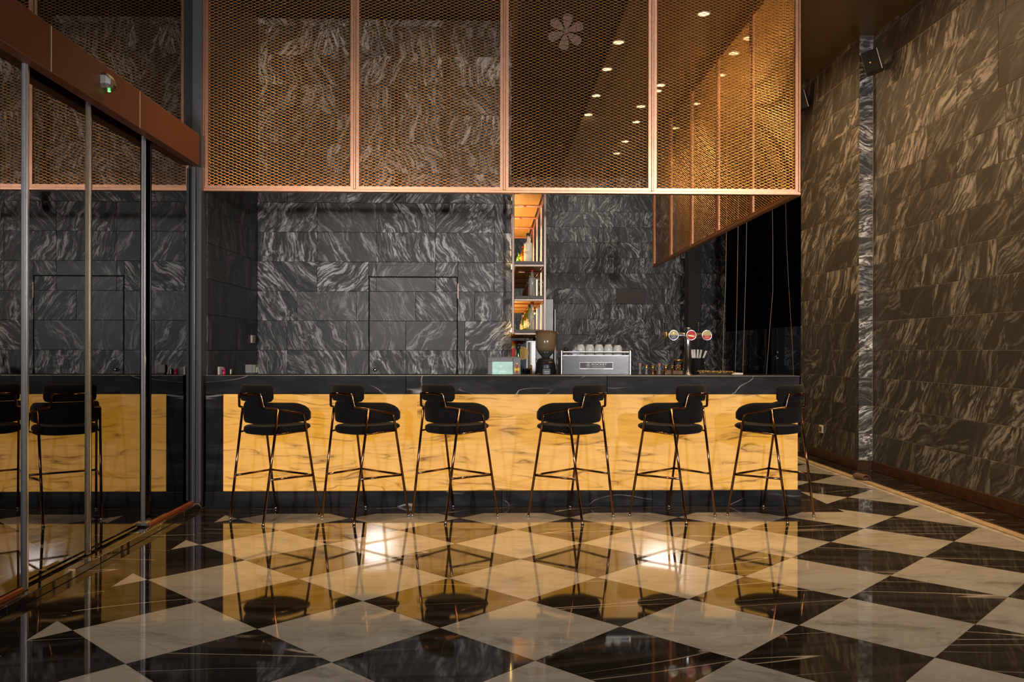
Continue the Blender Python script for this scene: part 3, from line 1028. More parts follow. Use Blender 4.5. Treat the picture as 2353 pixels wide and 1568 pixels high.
def make_stool():
    t = thing('bar_stool', 'black upholstered bar stool', 'bar stool', group='bar stools along the counter')
    # seat cushion
    loops = []
    n = 32
    for zz, k in ((0.668, 0.80), (0.674, 0.93), (0.688, 0.99), (0.705, 1.0), (0.722, 0.985), (0.731, 0.93), (0.735, 0.8), (0.737, 0.45)):
        lp = []
        for i in range(n):
            a = 2 * PI * i / n
            c, s = math.cos(a), math.sin(a)
            p = 2.5
            r = (abs(c) ** p + abs(s) ** p) ** (-1 / p)
            x, y = 0.225 * r * c * k, 0.045 + 0.243 * r * s * k
            lift = 0.10 * max(0.0, y + 0.02) * max(0.0, (0.722 - zz) / 0.054)
            lp.append((x, y, zz - 0.014 + 0.012 * (y - 0.045) + lift))
        loops.append(lp)
    MB().sections(loops).build('seat', 'black_fabric', t)
    # wrap-around backrest with arms
    path = u_path(0.204, 0.182, 0.205, 40, 0.0)
    def zs(s):
        d = abs(s - 0.5) * 2
        top = 0.903 - 0.018 * d ** 2 - 0.052 * max(0.0, (d - 0.62) / 0.38) ** 2.2
        bot = 0.738 + 0.007 * d
        return bot, top
    MB().sections(band(path, 0.027, zs, 0.075)).build('backrest', 'black_fabric', t)
    # head cushion
    hp = []
    for i in range(25):
        a = rad(-90 - 39 + 78 * i / 24)
        hp.append((0.285 * math.cos(a), 0.085 + 0.285 * math.sin(a)))
    MB().sections(band(hp, 0.024, lambda s: (0.905, 1.034), 0.035)).build('headrest', 'black_fabric', t)
    # frame
    r = 0.0098
    FT = (0.235, 0.105, 0.806)      # where the front leg bends into the arm rail
    RT = (0.212, -0.118, 0.851)     # where the rear leg meets the arm rail
    FF = (0.262, 0.239); RF = (0.196, -0.241)
    def m(p, s): return (p[0] * s,) + tuple(p[1:])
    for s in (1, -1):
        pts = [(FF[0] * s, FF[1], 0.004), m(FT, s), m(RT, s), (s * 0.146, -0.198, 0.866), (s * 0.130, -0.212, 0.962), (0.0, -0.236, 0.964)]
        fp = fillet(pts[:3], 0.03)[:-1] + fillet(pts[1:], 0.012)[1:]
        MB().tube(fp[:4], r, 10).build('front_leg', 'stool_copper', t)
        MB().tube(fp[3:], r, 10).build('arm_rail', 'stool_copper', t)
        MB().tube([(RF[0] * s, RF[1], 0.004), m(RT, s)], r, 10).build('rear_leg', 'stool_copper', t)
        for (x, yy) in (FF, RF):
            MB().lathe([(0.0125, 0.0), (0.0125, 0.012), (0.010, 0.016)], 10, x * s, yy, 0).build('foot_cap', 'steel', t)
    def legpt(a, b, z):
        k = (z - 0.004) / (b[2] - 0.004); return (a[0] + (b[0] - a[0]) * k, a[1] + (b[1] - a[1]) * k, z)
    F = legpt(FF, FT, 0.33); B_ = legpt(RF, RT, 0.332)
    MB().tube([F, m(F, -1)], 0.0085, 10).build('footrest', 'stool_copper', t)
    fa = legpt(FF, FT, 0.676); ba = legpt(RF, RT, 0.664)
    for s in (1, -1):
        MB().tube([m(F, s), m(B_, s)], 0.0085, 10).build('side_bar', 'stool_copper', t)
        MB().tube([m(fa, s), m(ba, s)], 0.007, 8).build('seat_rail', 'stool_copper', t)
    return t

def copy_tree(o, parent=None):
    c = o.copy(); C.objects.link(c); c.parent = parent
    for ch in list(o.children):
        copy_tree(ch, c)
    return c

stool0 = make_stool()
SPOTS = [(-1.678, 6.514, 37.0, 'black bar stool at the grey post end of the bar'),
         (-0.988, 6.546, 42.5, 'black bar stool, second along from the grey corner post'),
         (-0.293, 6.560, 46.0, 'black bar stool below the miniature fridge, turned towards the slate wall side'),
         (0.651, 6.527, -46.0, 'black bar stool in front of the chrome espresso machine'),
         (1.448, 6.53, -42.6, 'black bar stool in front of the beer tap tower'),
         (2.219, 6.52, -40.5, 'black bar stool at the outer bar end by the warm slate wall')]
stools = [stool0] + [copy_tree(stool0) for _ in SPOTS[1:]]
for o, (x, y, a, lab) in zip(stools, SPOTS):
    o.location = (x, y, 0.0)
    o.rotation_euler = (0, 0, rad(-a))
    o['label'] = lab

# ------------------------------------------------------------------ bottle shelves
SX0, SX1, SY0 = 0.212, 0.554, 8.28
SYS = [SY0, 8.95, 9.75, 10.55, 11.45]
sh = thing('bottle_shelf', 'tall copper-framed open shelving with amber-lit bays for bottles', 'shelf unit', (0, 0, 0))
def spart(name, mat, x0, x1, y0, y1, z0, z1, c=0.002):
    return MB().box(x0, x1, y0, y1, z0, z1, c).build(name, mat, sh)
LV = [1.487, 1.822, 2.163]
TOPZ = 2.845
for i, yy in enumerate(SYS):
    for x in ((SX0, SX1 - 0.026) if i == 0 else (SX1 - 0.022,)):
        spart('post', 'shelf_metal' if i == 0 else 'copper', x, x + (0.026 if i == 0 else 0.022), yy, yy + 0.026, 1.455, 2.93 if i == 0 else TOPZ, 0.003)
for k, z in enumerate(LV):
    spart('rail', 'shelf_metal', SX0 + 0.027, SX1 - 0.027, SY0, SY0 + 0.024, z - 0.040, z - 0.018)
    spart('side_rail', 'copper', SX1 - 0.022, SX1, SY0 + 0.027, SYS[-1], z - 0.040, z - 0.016)
    for a, b in zip(SYS, SYS[1:]):
        spart('board', 'shelf_board', SX0 + 0.03, SX1 - 0.024, a + 0.002, b - 0.002, z - 0.016, z + 0.012)
        spart('underside', 'shelf_wood', SX0 + 0.03, SX1 - 0.03, a + 0.03, b - 0.02, z - 0.026, z - 0.0165)
        if a > SY0: spart('cross_bar', 'copper', SX0 + 0.03, SX1 - 0.024, a - 0.012, a + 0.012, z - 0.042, z - 0.027)
for a, b in zip(SYS, SYS[1:]):
    spart('underside', 'shelf_wood', SX0 + 0.03, SX1 - 0.04, a + 0.03, b - 0.015, TOPZ, TOPZ + 0.015)
    spart('cross_bar', 'copper', SX0, SX1, b - 0.012, b + 0.012, TOPZ - 0.024, TOPZ - 0.001)
spart('side_rail', 'copper', SX1 - 0.022, SX1, SY0 + 0.027, SYS[-1], TOPZ - 0.022, TOPZ + 0.004)
spart('wall_rail', 'copper', SX0 - 0.004, SX0 + 0.018, SY0 + 0.03, YB - 0.01, TOPZ - 0.022, TOPZ)
# strip lights run along the wall side of the top and bottom bays
spart('light_strip', 'led_warm', SX0 + 0.012, SX0 + 0.022, SY0 + 0.10, SYS[-1], 2.19, 2.20, 0)
spart('light_strip', 'led_warm', SX0 + 0.012, SX0 + 0.022, SY0 + 0.10, SYS[-1], 1.515, 1.525, 0)
MB().lathe([(0.003, -0.006), (0.007, 0.0), (0.003, 0.006)], 10, SX0 - 0.006, SY0 + 0.03, 1.482).build('spot_lamp', 'led_spot', sh)

# ------------------------------------------------------------------ bottles
def bottle(loc, h, r, body, cap, label=None, kind=0, text='', group='bottles on the lit shelves', capm='cap_navy', cat='bottle', band_rel=(0.12, 0.45)):
    t = thing('bottle', text, cat, loc, 0, group)
    shapes = [[(0.9, 0), (1, 0.02), (1, 0.52), (0.92, 0.60), (0.55, 0.68), (0.38, 0.73), (0.36, 0.94)],
              [(0.9, 0), (1, 0.02), (1, 0.62), (0.95, 0.67), (0.45, 0.72), (0.36, 0.75), (0.36, 0.94)],
              [(0.85, 0), (0.95, 0.02), (1, 0.4), (0.8, 0.55), (0.45, 0.68), (0.34, 0.8), (0.34, 0.94)]]
    MB().lathe([(max(a * r, 0.009), b * h) for a, b in shapes[kind]], 18).build('glass', body, t)
    MB().lathe([(0.40 * r + 0.001, 0.90 * h), (0.42 * r + 0.001, 0.905 * h), (0.42 * r + 0.001, h)], 14).build('cap', capm, t)
    if label:
        MB().lathe([(r * 1.015, band_rel[0] * h), (r * 1.015, band_rel[1] * h)], 18).build('label', label, t)
    return t
BZ = [z + 0.0125 for z in LV]
ORD = ['first', 'second', 'third', 'fourth', 'fifth', 'sixth', 'seventh', 'eighth']
bottle((0.385, 8.52, BZ[2]), 0.31, 0.042, 'bottle_frost', None, 'label_white', 1, 'frosted tall bottle with a navy cap on the highest shelf', band_rel=(0.05, 0.4))
bottle((0.335, 8.60, BZ[2]), 0.19, 0.027, 'bottle_amber', None, 'label_orange', 0, 'small bottle with an orange label beside the frosted bottle', capm='cap_red')
bottle((0.295, 8.72, BZ[2]), 0.14, 0.022, 'bottle_green', None, None, 0, 'little green bottle at the end of the highest shelf')
bottle((0.425, 8.50, BZ[1]), 0.285, 0.040, 'bottle_clear', None, None, 1, 'clear cut-glass bottle with a dark red stopper on the middle shelf', capm='cap_red')
mid = [('bottle_amber', 'cap_gold', 0.25, 0.034), ('bottle_brown', 'cap_navy', 0.22, 0.034), ('bottle_amber', 'cap_navy', 0.26, 0.032), ('bottle_brown', 'cap_gold', 0.22, 0.034), ('bottle_amber', 'cap_navy', 0.24, 0.03), ('bottle_brown', 'cap_navy', 0.2, 0.03)]
for k, (bm_, cm_, h, r_) in enumerate(mid):
    bottle((0.415, 8.74 + 0.32 * k, BZ[1]), h, r_, bm_, None, None, k % 3, ORD[k] + ' spirit bottle back from the cut-glass bottle on the middle shelf', capm=cm_)
bottle((0.425, 8.50, BZ[0]), 0.285, 0.040, 'bottle_clear', None, None, 0, 'clear green-tinted bottle with a red cap on the lowest shelf', capm='cap_red')
low = [('bottle_green', 'cap_navy', 'label_white', 0.27, 0.036), ('bottle_amber', 'cap_gold', 'label_white', 0.25, 0.036), ('bottle_frost', 'cap_red', 'label_white', 0.26, 0.036), ('bottle_green', 'cap_gold', None, 0.24, 0.032),
       ('bottle_amber', 'cap_red', 'label_orange', 0.26, 0.034), ('bottle_clear', 'cap_navy', 'label_white', 0.25, 0.034), ('bottle_amber', 'cap_gold', 'label_orange', 0.23, 0.034)]
for k, (bm_, cm_, lm_, h, r_) in enumerate(low):
    bottle((0.41 - 0.012 * (k % 2), 8.72 + 0.30 * k, BZ[0]), h, r_, bm_, None, lm_, k % 3, ORD[k] + ' bottle back from the green-tinted one on the lowest shelf', capm=cm_)
# warm wash of the strip lights
for z, e in ((2.24, 19.0), (1.56, 4.0)):
    light_obj('shelf_light', 'AREA', (SX0 + 0.02, 9.9, z), e, AMBER, target=(SX0 + 0.2, 9.9, z + 0.35), shape='RECTANGLE', size=2.8, size_y=0.02)

# ------------------------------------------------------------------ things behind the bar
# miniature fridge
mf = thing('mini_fridge', 'small grey glass-fronted fridge with a yellow and red bull emblem', 'fridge', (0.125, 7.42, WZ))
fw = 0.145
MB().box(-fw, fw, 0.02, 0.30, 0.0, 0.375, 0.006).build('body', 'grey_plastic', mf)
MB().box(0.078, fw, 0.0, 0.0195, 0.0, 0.368, 0.003).build('side_panel', 'grey_plastic', mf)
dr = MB().box(-fw, 0.076, 0.0, 0.0195, 0.335, 0.368, 0.003).build('door', 'grey_plastic', mf)
MB().box(-fw, -0.108, 0.0, 0.0195, 0.0, 0.3345, 0.003).build('door_stile', 'grey_plastic', dr)
MB().box(-0.1075, 0.076, 0.006, 0.010, 0.0, 0.3345).build('pane', 'fridge_glass', dr)
MB().box(-0.1075, 0.076, 0.012, 0.0185, 0.0, 0.3345).build('lit_interior', 'fridge_inner', mf)
for k in range(7):
    x = -0.09 + R.random() * 0.14; z = 0.21 + R.random() * 0.1
    bm = bmesh.new(); bmesh.ops.create_icosphere(bm, subdivisions=2, radius=1)
    for v in bm.verts: v.co = Vector((x + v.co.x * (0.018 + 0.012 * (k % 3)), 0.0112 + v.co.y * 0.0008, z + v.co.z * 0.012))
    MB().from_bm(bm, True).build('frost_patch', 'frost', mf)
em = MB().lathe([(0.024, -0.002), (0.024, -0.0003)], 28, 0.112, 0, 0.265, 'Y').build('emblem', 'bull_yellow', mf)
bull = [(-0.004, 0.0), (0.010, 0.006), (0.013, 0.02), (0.008, 0.034), (0.014, 0.046), (0.004, 0.040), (0.000, 0.030), (-0.010, 0.038), (-0.007, 0.024), (-0.013, 0.014)]
for s in (1, -1):
    MB().prism_y([(0.112 + x * 0.95 * (1 if s > 0 else -1), 0.265 + s * (z * 0.9 + 0.006)) for x, z in bull][::s], -0.0032, -0.0021).build('bull', 'bull_red', em)
    MB().prism_y([(0.112 + x * 1.0, 0.265 + s * (0.052 + z)) for x, z in ((-0.008, -0.004), (0.008, -0.008), (0.012, 0.006), (-0.002, 0.004), (-0.012, 0.008))][::s], -0.0026, -0.0005).build('horn', 'bull_yellow', em)
# wine bottle behind the fridge
bottle((0.262, 7.84, WZ), 0.495, 0.047, 'wine_green', None, None, 2, 'dark green wine bottle behind the miniature fridge', None, 'black_plastic')
bottle((0.195, 7.90, WZ), 0.30, 0.036, 'bottle_amber', None, 'label_white', 0, 'short amber bottle tucked behind the wine bottle', None, 'cap_gold')
# coffee grinder
gr = thing('coffee_grinder', 'black coffee grinder with a smoky brown bean hopper', 'coffee grinder', (0.505, 7.60, WZ))
MB().lathe([(0.096, 0), (0.097, 0.02), (0.095, 0.20), (0.088, 0.30), (0.080, 0.335)], 32).build('body', 'black_plastic', gr)
MB().lathe([(0.078, 0.3352), (0.078, 0.342), (0.066, 0.358), (0.040, 0.366)], 32).build('collar', 'dark_body', gr)
MB().lathe([(0.036, 0.3662), (0.038, 0.378), (0.060, 0.402), (0.077, 0.428)], 32).build('hopper_neck', 'hopper_smoke', gr)
MB().lathe([(0.077, 0.4282), (0.088, 0.462), (0.092, 0.50), (0.0925, 0.600)], 32).build('hopper', 'hopper_plastic', gr)
MB().lathe([(0.0955, 0.6002), (0.0955, 0.607), (0.06, 0.615), (0.02, 0.617)], 32).build('lid', 'box_brown', gr)
gp = MB().box(-0.038, 0.040, -0.103, -0.0955, 0.13, 0.275, 0.006).build('front_plate', 'machine_steel', gr)
for k in range(6):
    MB().box(-0.020, 0.026, -0.1045, -0.1035, 0.150 + 0.018 * k, 0.157 + 0.018 * k).build('slot', 'polished_steel', gp)
MB().box(-0.088, -0.058, -0.100, -0.078, 0.20, 0.23, 0.003).build('switch', 'dark_body', gr)
# espresso machine
EX0, EX1 = 0.625, 1.250
es = thing('espresso_machine', 'chrome espresso machine with a black maker nameplate', 'espresso machine', ((EX0 + EX1) / 2, 7.40, WZ))
hw = (EX1 - EX0) / 2
MB().box(-hw + 0.016, hw - 0.016, 0.02, 0.50, 0.03, 0.37, 0.004).build('body', 'box_brown', es)
MB().box(-hw + 0.017, hw - 0.017, 0.002, 0.0195, 0.04, 0.391, 0.002).build('back_panel', 'machine_steel', es)
MB().box(-hw + 0.017, hw - 0.017, 0.0, 0.006, 0.386, 0.394, 0.001).build('panel_edge', 'steel', es)
for s in (-1, 1):
    MB().box(s * hw - 0.015 if s > 0 else -hw, s * hw if s > 0 else -hw + 0.015, -0.004, 0.016, 0.0, 0.436, 0.003).build('corner_post', 'steel', es)
    MB().box(s * hw - 0.012 if s > 0 else -hw, s * hw if s > 0 else -hw + 0.012, 0.0165, 0.46, 0.424, 0.436, 0.002).build('side_rail', 'copper', es)
MB().box(-hw + 0.016, hw - 0.016, -0.002, 0.010, 0.416, 0.428, 0.003).build('cup_rail', 'steel', es)
MB().box(-hw + 0.018, hw - 0.018, 0.02, 0.48, 0.371, 0.380).build('cup_tray', 'steel', es)
for s in (-1, 1):
    for yy in (0.05, 0.45):
        MB().lathe([(0.02, 0), (0.02, 0.03)], 12, s * (hw - 0.06), yy, 0).build('foot', 'black_plastic', es)
pl = MB().box(-0.147, 0.153, -0.0025, 0.0015, 0.267, 0.331, 0.001).build('nameplate', 'polished_steel', es)
MB().box(-0.142, 0.148, -0.0036, -0.0026, 0.2785, 0.326).build('plate_field', 'black_plastic', pl)
ring = []
for k in range(29):
    a = 2 * PI * k / 28
    ring.append((-0.068 + 0.0185 * math.cos(a), -0.0042, 0.303 + 0.0185 * math.sin(a)))
MB().tube(ring, 0.0018, 6).build('logo_ring', 'white_porcelain', pl)
lettering('logo_letter', 'R', 0.030, 'white_porcelain', pl, (-0.068, -0.0042, 0.303), 1.1)
lettering('maker_name', 'ROCKET', 0.0245, 'white_porcelain', pl, (0.028, -0.0042, 0.3105), 1.42)
lettering('maker_subtitle', 'ESPRESSO MILANO', 0.0125, 'white_porcelain', pl, (0.024, -0.0042, 0.2905), 1.14)
lettering('model_line', 'LINEA PROFESSIONALE', 0.0095, 'black_plastic', pl, (0.0, -0.0031, 0.2725), 1.45)
# cups on the machine
def cup(x, y, z, upright, label, h=0.082, r=0.040):
    t = thing('coffee_cup', label, 'cup', (x, y, z), 0, 'cups warming on the espresso machine')
    if upright:
        pr_ = [(r * 0.62, 0), (r * 0.95, h * 0.3), (r, h), (r * 0.94, h), (r * 0.88, h * 0.35), (r * 0.5, 0.006)]
    else:
        pr_ = [(r, 0), (r * 1.0, h * 0.55), (r * 0.93, h * 0.8), (r * 0.62, h), (r * 0.58, h), (r * 0.54, h - 0.004)]
    MB().lathe(pr_, 24).build('bowl', 'white_porcelain', t)
    pts = []
    for k in range(9):
        a = -PI / 2 + PI * k / 8
        pts.append((0.0, r * 0.93 + 0.020 * math.cos(a), h * 0.5 + 0.022 * math.sin(a)))
    MB().tube(pts, 0.004, 6).build('handle', 'white_porcelain', t)
    return t
EY = 7.40
CZt = WZ + 0.3805
for i in range(5):
    x = EX0 + 0.186 + 0.0835 * i
    cup(x, EY + 0.10, CZt, False, ['white cup upside down beside the tipped cup', 'white cup upside down, second in the row of cups', 'white cup upside down in the middle of the row', 'white cup upside down, fourth in the row of cups', 'tapered white cup at the far end of the row'][i], h=0.108 if i < 4 else 0.102, r=0.0405)
c6 = cup(EX0 + 0.135, EY + 0.08, CZt + 0.034, True, 'white cup lying on its side with its round rim showing', h=0.06, r=0.034)
c6.rotation_euler = (rad(-90), 0, rad(200)); c6.rotation_euler = (rad(90), 0, 0)
tp = thing('tamper', 'black round-headed coffee tamper on the espresso machine', 'tamper', (EX0 + 0.052, EY + 0.08, CZt))
MB().lathe([(0.026, 0), (0.026, 0.02), (0.010, 0.03), (0.010, 0.045)], 16).build('base', 'steel', tp)
MB().lathe([(0.010, 0.045), (0.019, 0.055), (0.021, 0.067), (0.013, 0.08), (0.004, 0.083)], 16).build('knob', 'black_plastic', tp)
# small bottles in front of the tap
for k in range(6):
    x = (1471 + 14.9 * k - 1126.4) / 1923.9 * 7.48
    hgt = 0.322 if k in (0, 3) else 0.305
    bottle((x, 7.46, WZ), hgt, 0.029, 'bottle_clear' if k in (0, 1, 3) else 'bottle_amber', None, 'label_white' if k in (0, 3) else None, 2,
           ORD[k] + ' slim bottle along from the espresso machine, ' + ('pale cap and band' if k in (0, 3) else 'gold neck'), 'small bottles behind the counter', 'cap_blush' if k in (0, 3) else 'cap_gold', band_rel=(0.0, 0.3))
# crate, jar, bucket, napkins
cr = thing('wooden_crate', 'low brown wooden crate behind the small bottles', 'crate', (1.66, 7.78, WZ))
MB().box(-0.12, 0.12, -0.08, -0.068, 0.0, 0.25, 0.002).build('side_board', 'box_brown', cr)
MB().box(-0.12, 0.12, 0.068, 0.08, 0.0, 0.25, 0.002).build('side_board', 'box_brown', cr)
for s in (-1, 1):
    MB().box(s * 0.12 - 0.006, s * 0.12 + 0.006, -0.067, 0.067, 0.0, 0.25, 0.002).build('end_board', 'box_brown', cr)
MB().box(-0.114, 0.114, -0.067, 0.067, 0.235, 0.25).build('lid', 'box_brown', cr)
jr = thing('spice_jar', 'glass jar of dried fruit with a copper lid standing on the crate', 'jar', (1.752, 7.76, WZ + 0.2505))
MB().lathe([(0.038, 0), (0.04, 0.004), (0.04, 0.075), (0.036, 0.085)], 20).build('glass', 'jar_glass', jr)
MB().lathe([(0.038, 0.0855), (0.038, 0.102)], 20).build('lid', 'cap_gold', jr)
for k in range(6):
    MB().lathe([(0.006, 0), (0.016, 0.006), (0.006, 0.014)], 8, 0.019 * math.cos(k * 1.05), 0.019 * math.sin(k * 1.05), 0.005 + 0.016 * (k % 3)).build('fruit_slice', 'label_orange' if k % 2 else 'cap_gold', jr)
bk = thing('ice_bucket', 'black bucket holding paper napkins beside the beer tower', 'bucket', (1.918, 7.70, WZ))
MB().lathe([(0.047, 0), (0.052, 0.01), (0.062, 0.36), (0.065, 0.367), (0.058, 0.367), (0.047, 0.02)], 28).build('shell', 'black_plastic', bk)
for s in (1, -1):
    MB().tube([(s * 0.061, 0, 0.335), (s * 0.071, 0.0, 0.32), (s * 0.060, 0, 0.305)], 0.003, 6).build('lug', 'steel', bk)
for k in range(5):
    np_ = MB().box(-0.009, 0.009, -0.0025, 0.0025, 0.0, 0.16, 0.001).build('paper_napkin', 'paper_white', None, (1.880 + 0.015 * k, 7.69 + 0.004 * k, WZ + 0.285), (0, rad([-6, -3, 4, 10, 22][k]), 0))
    tag(np_, 'folded white napkin standing in the black bucket', 'napkin', 'napkins in the black bucket')
ty = thing('garnish_tray', 'long low tray of gold bottle caps beside the beer tower', 'tray', (2.03, 7.47, WZ))
MB().box(-0.17, 0.17, -0.06, 0.06, 0.0, 0.232, 0.004).build('tray', 'black_steel', ty)
mb = MB()
rr = random.Random(3)
for k in range(170):
    x, y2 = -0.16 + 0.31 * rr.random(), -0.055 + 0.1 * rr.random()
    a = rr.random() * 3
    s = 0.007 + 0.004 * rr.random(); z = 0.233 + 0.018 * rr.random() * (1 - (x + 0.16) * 1.2)
    dx, dy = s * math.cos(a), s * math.sin(a)
    mb.add([(x - dx, y2 - dy, z), (x + dy, y2 - dx, z + 0.004), (x + dx, y2 + dy, z), (x - dy, y2 + dx, z + 0.006), (x, y2, z + 0.012), (x, y2, z - 0.004)],
           [(0, 1, 4), (1, 2, 4), (2, 3, 4), (3, 0, 4), (1, 0, 5), (2, 1, 5), (3, 2, 5), (0, 3, 5)])
mb.build('bottle_caps', 'tray_bits', ty)['kind'] = 'stuff'
nk = MB().prism_y([(-0.045, 0.0), (0.04, 0.0), (0.042, 0.014), (-0.02, 0.017)], -0.03, 0.03).build('folded_cloth', 'paper_white', None, (2.165, 7.28, BTOP + 0.0005))
tag(nk, 'small folded white cloth on the bar top near its outer end', 'cloth')

# beer tower
bt = thing('beer_tower', 'chrome beer tap tower with three round badges', 'beer tap', (1.690, 7.12, BTOP))
MB().lathe([(0.045, 0), (0.045, 0.006), (0.030, 0.01)], 24).build('flange', 'polished_steel', bt)
MB().lathe([(0.029, 0.01), (0.029, 0.398), (0.024, 0.405)], 28).build('column', 'polished_steel', bt)
MB().lathe([(0.0235, -0.185), (0.0235, 0.165)], 20, 0, 0.008, 0.340, 'X').build('crossbar', 'polished_steel', bt)
MB().lathe([(0.030, -0.196), (0.030, -0.180)], 20, 0, 0.008, 0.340, 'X').build('end_collar', 'cap_gold', bt)
for bx, top, bot, txt in ((-0.132, 'badge_cream', 'badge_navy', None), (0.020, 'badge_red', 'badge_red', 'script'), (0.153, 'badge_cream', 'badge_red', None)):
    z = 0.340
    bd = MB().lathe([(0.028, 0.0), (0.040, -0.006), (0.0455, -0.012), (0.0455, -0.020), (0.041, -0.024), (0.038, -0.021)], 32, bx, -0.022, z, 'Y').build('badge', 'polished_steel', bt)
    n = 20
    up = [(bx + 0.038 * math.cos(PI * k / n), z + 0.038 * math.sin(PI * k / n)) for k in range(n + 1)]
    dn = [(bx + 0.038 * math.cos(PI + PI * k / n), z + 0.038 * math.sin(PI + PI * k / n)) for k in range(n + 1)]
    MB().prism_y(up, -0.0450, -0.0432).build('badge_top', top, bd)
    MB().prism_y(dn, -0.0450, -0.0432).build('badge_base', bot, bd)
    if txt:
        lettering('badge_script', 'Budweiser', 0.0165, 'label_white', bd, (bx, -0.0456, z), 0.85)
        MB().prism_y([(bx - 0.031, z - 0.004), (bx + 0.024, z - 0.013), (bx + 0.026, z - 0.010), (bx - 0.030, z - 0.001)], -0.0456, -0.0451).build('badge_bow', 'cap_gold', bd)
    else:
        for w, zz in ((0.022, -0.006), (0.017, -0.014), (0.022, -0.022)):
            MB().box(bx - w, bx + w, -0.0455, -0.0451, z + zz - 0.0018, z + zz).build('badge_line', 'label_white', bd)
        MB().lathe([(0.005, -0.0455), (0.005, -0.0451)], 10, bx, 0, z + 0.018, 'Y').build('badge_mark', 'cap_gold' if bot == 'badge_navy' else 'cap_red', bd)
for hx in (-0.178, -0.032, 0.105):
    tapo = MB().lathe([(0.010, 0.365), (0.007, 0.38), (0.010, 0.40), (0.0145, 0.425), (0.014, 0.445), (0.006, 0.452)], 14, hx, 0.062, 0).build('tap_handle', 'black_plastic', bt)
    MB().tube([(hx, 0.01, 0.34), (hx, 0.06, 0.345), (hx, 0.072, 0.33), (hx, 0.075, 0.25)], 0.0075, 8).build('spout', 'polished_steel', bt)
    MB().lathe([(0.007, 0.345), (0.006, 0.37)], 10, hx, 0.062, 0).build('tap_stem', 'cap_gold', bt)

# odds and ends on the left end of the counter
px = lambda p, y_: (p - 1126.4) / 1923.9 * y_
b1 = thing('small_carton', 'small cream carton standing on the left end of the bar', 'box', (px(514, 7.12), 7.12, BTOP + 0.0005))
MB().box(-0.024, -0.008, -0.02, 0.02, 0, 0.066, 0.001).build('front_leaf', 'cream_plastic', b1)
MB().box(-0.0075, 0.024, -0.02, 0.02, 0, 0.064, 0.001).build('carton', 'grey_plastic', b1)
b2 = thing('pink_jar', 'tiny shiny magenta jar beside the cream carton', 'jar', (px(519.5, 7.06), 7.06, BTOP + 0.0005))
MB().lathe([(0.014, 0), (0.016, 0.004), (0.016, 0.026), (0.013, 0.030)], 16).build('pot', 'pink', b2)
MB().lathe([(0.015, 0.0302), (0.016, 0.046), (0.012, 0.05)], 16).build('lid', 'pink', b2)
b3 = thing('black_jar', 'tiny black jar with white marks on the left end of the bar', 'jar', (px(537, 7.1), 7.1, BTOP + 0.0005))
MB().lathe([(0.018, 0), (0.020, 0.004), (0.020, 0.04), (0.014, 0.05)], 16).build('pot', 'black_plastic', b3)
MB().box(-0.005, 0.004, -0.0215, -0.0205, 0.006, 0.045).build('mark', 'paper_white', b3)
b4 = thing('grey_terminal', 'pale grey boxy device on the bar top near the slate wall', 'device', (px(581.5, 7.22), 7.22, BTOP + 0.0005))
MB().box(-0.042, 0.018, -0.03, 0.03, 0.012, 0.082, 0.003).build('case', 'grey_plastic', b4)
MB().box(0.0185, 0.044, -0.03, 0.03, 0.012, 0.080, 0.003).build('side_case', 'grey_plastic', b4)
MB().box(-0.035, 0.036, -0.025, 0.025, 0.0, 0.0118).build('foot', 'black_plastic', b4)
MB().box(0.0445, 0.052, -0.01, 0.01, 0.014, 0.06, 0.002).build('plug', 'cream_plastic', b4)
sw = thing('wall_switch', 'cream wall switch on the dark cheek wall', 'switch', (XL + 0.0005, 8.36, 1.40))
MB().box(0, 0.018, -0.055, 0.055, -0.038, 0.038, 0.003).build('plate', 'cream_plastic', sw)
MB().box(0.0182, 0.022, -0.045, -0.002, -0.028, 0.028, 0.002).build('rocker', 'bronze_stile', sw)
MB().box(0.0182, 0.022, 0.002, 0.045, -0.028, 0.028, 0.002).build('rocker', 'bronze_stile', sw)
so = thing('wall_socket', 'white wall socket low on the slate wall beyond the bar end', 'socket', (XR2 - 0.0005, 9.82, 0.365))
MB().box(-0.016, 0, -0.048, 0.048, -0.045, 0.045, 0.003).build('plate', 'paper_white', so)
MB().box(-0.019, -0.0162, -0.03, 0.03, -0.028, 0.028, 0.002).build('insert', 'bronze_stile', so)

# under and beside the shelves
tf = thing('steel_fridge', 'tall stainless steel fridge standing beyond the bottle shelves', 'fridge', (0.675, 10.3, 0))
MB().box(-0.115, 0.105, 0, 0.70, 0.06, 1.925, 0.006).build('cabinet', 'fridge_steel', tf)
MB().box(0.112, 0.138, 0.01, 0.69, 0.08, 1.80, 0.004).build('door', 'fridge_steel', tf)
for yy in (0.05, 0.65):
    MB().lathe([(0.02, 0), (0.02, 0.06)], 10, -0.08, yy, 0).build('foot', 'black_plastic', tf)
    MB().lathe([(0.02, 0), (0.02, 0.06)], 10, 0.08, yy, 0).build('foot', 'black_plastic', tf)
pc = thing('drinks_cooler', 'drinks cooler with a navy and amber poster side under the shelves', 'cooler', (0.325, 9.3, 0))
MB().box(-0.09, 0.07, 0.012, 0.55, 0.0, 1.40, 0.004).build('cabinet', 'poster_navy', pc)
MB().box(-0.09, 0.07, 0.0, 0.0115, 0.1, 1.40, 0.001).build('poster', 'poster_navy', pc)
n = 24
MB().lathe([(0.075, -0.0015), (0.075, -0.0002)], 30, 0.028, 0.0, 1.26, 'Y').build('poster_disc', 'poster_amber', pc)
MB().prism_y([(-0.088, 1.395), (-0.03, 1.395), (-0.045, 1.33), (-0.088, 1.305)], -0.002, -0.0004).build('poster_flash', 'poster_amber', pc)
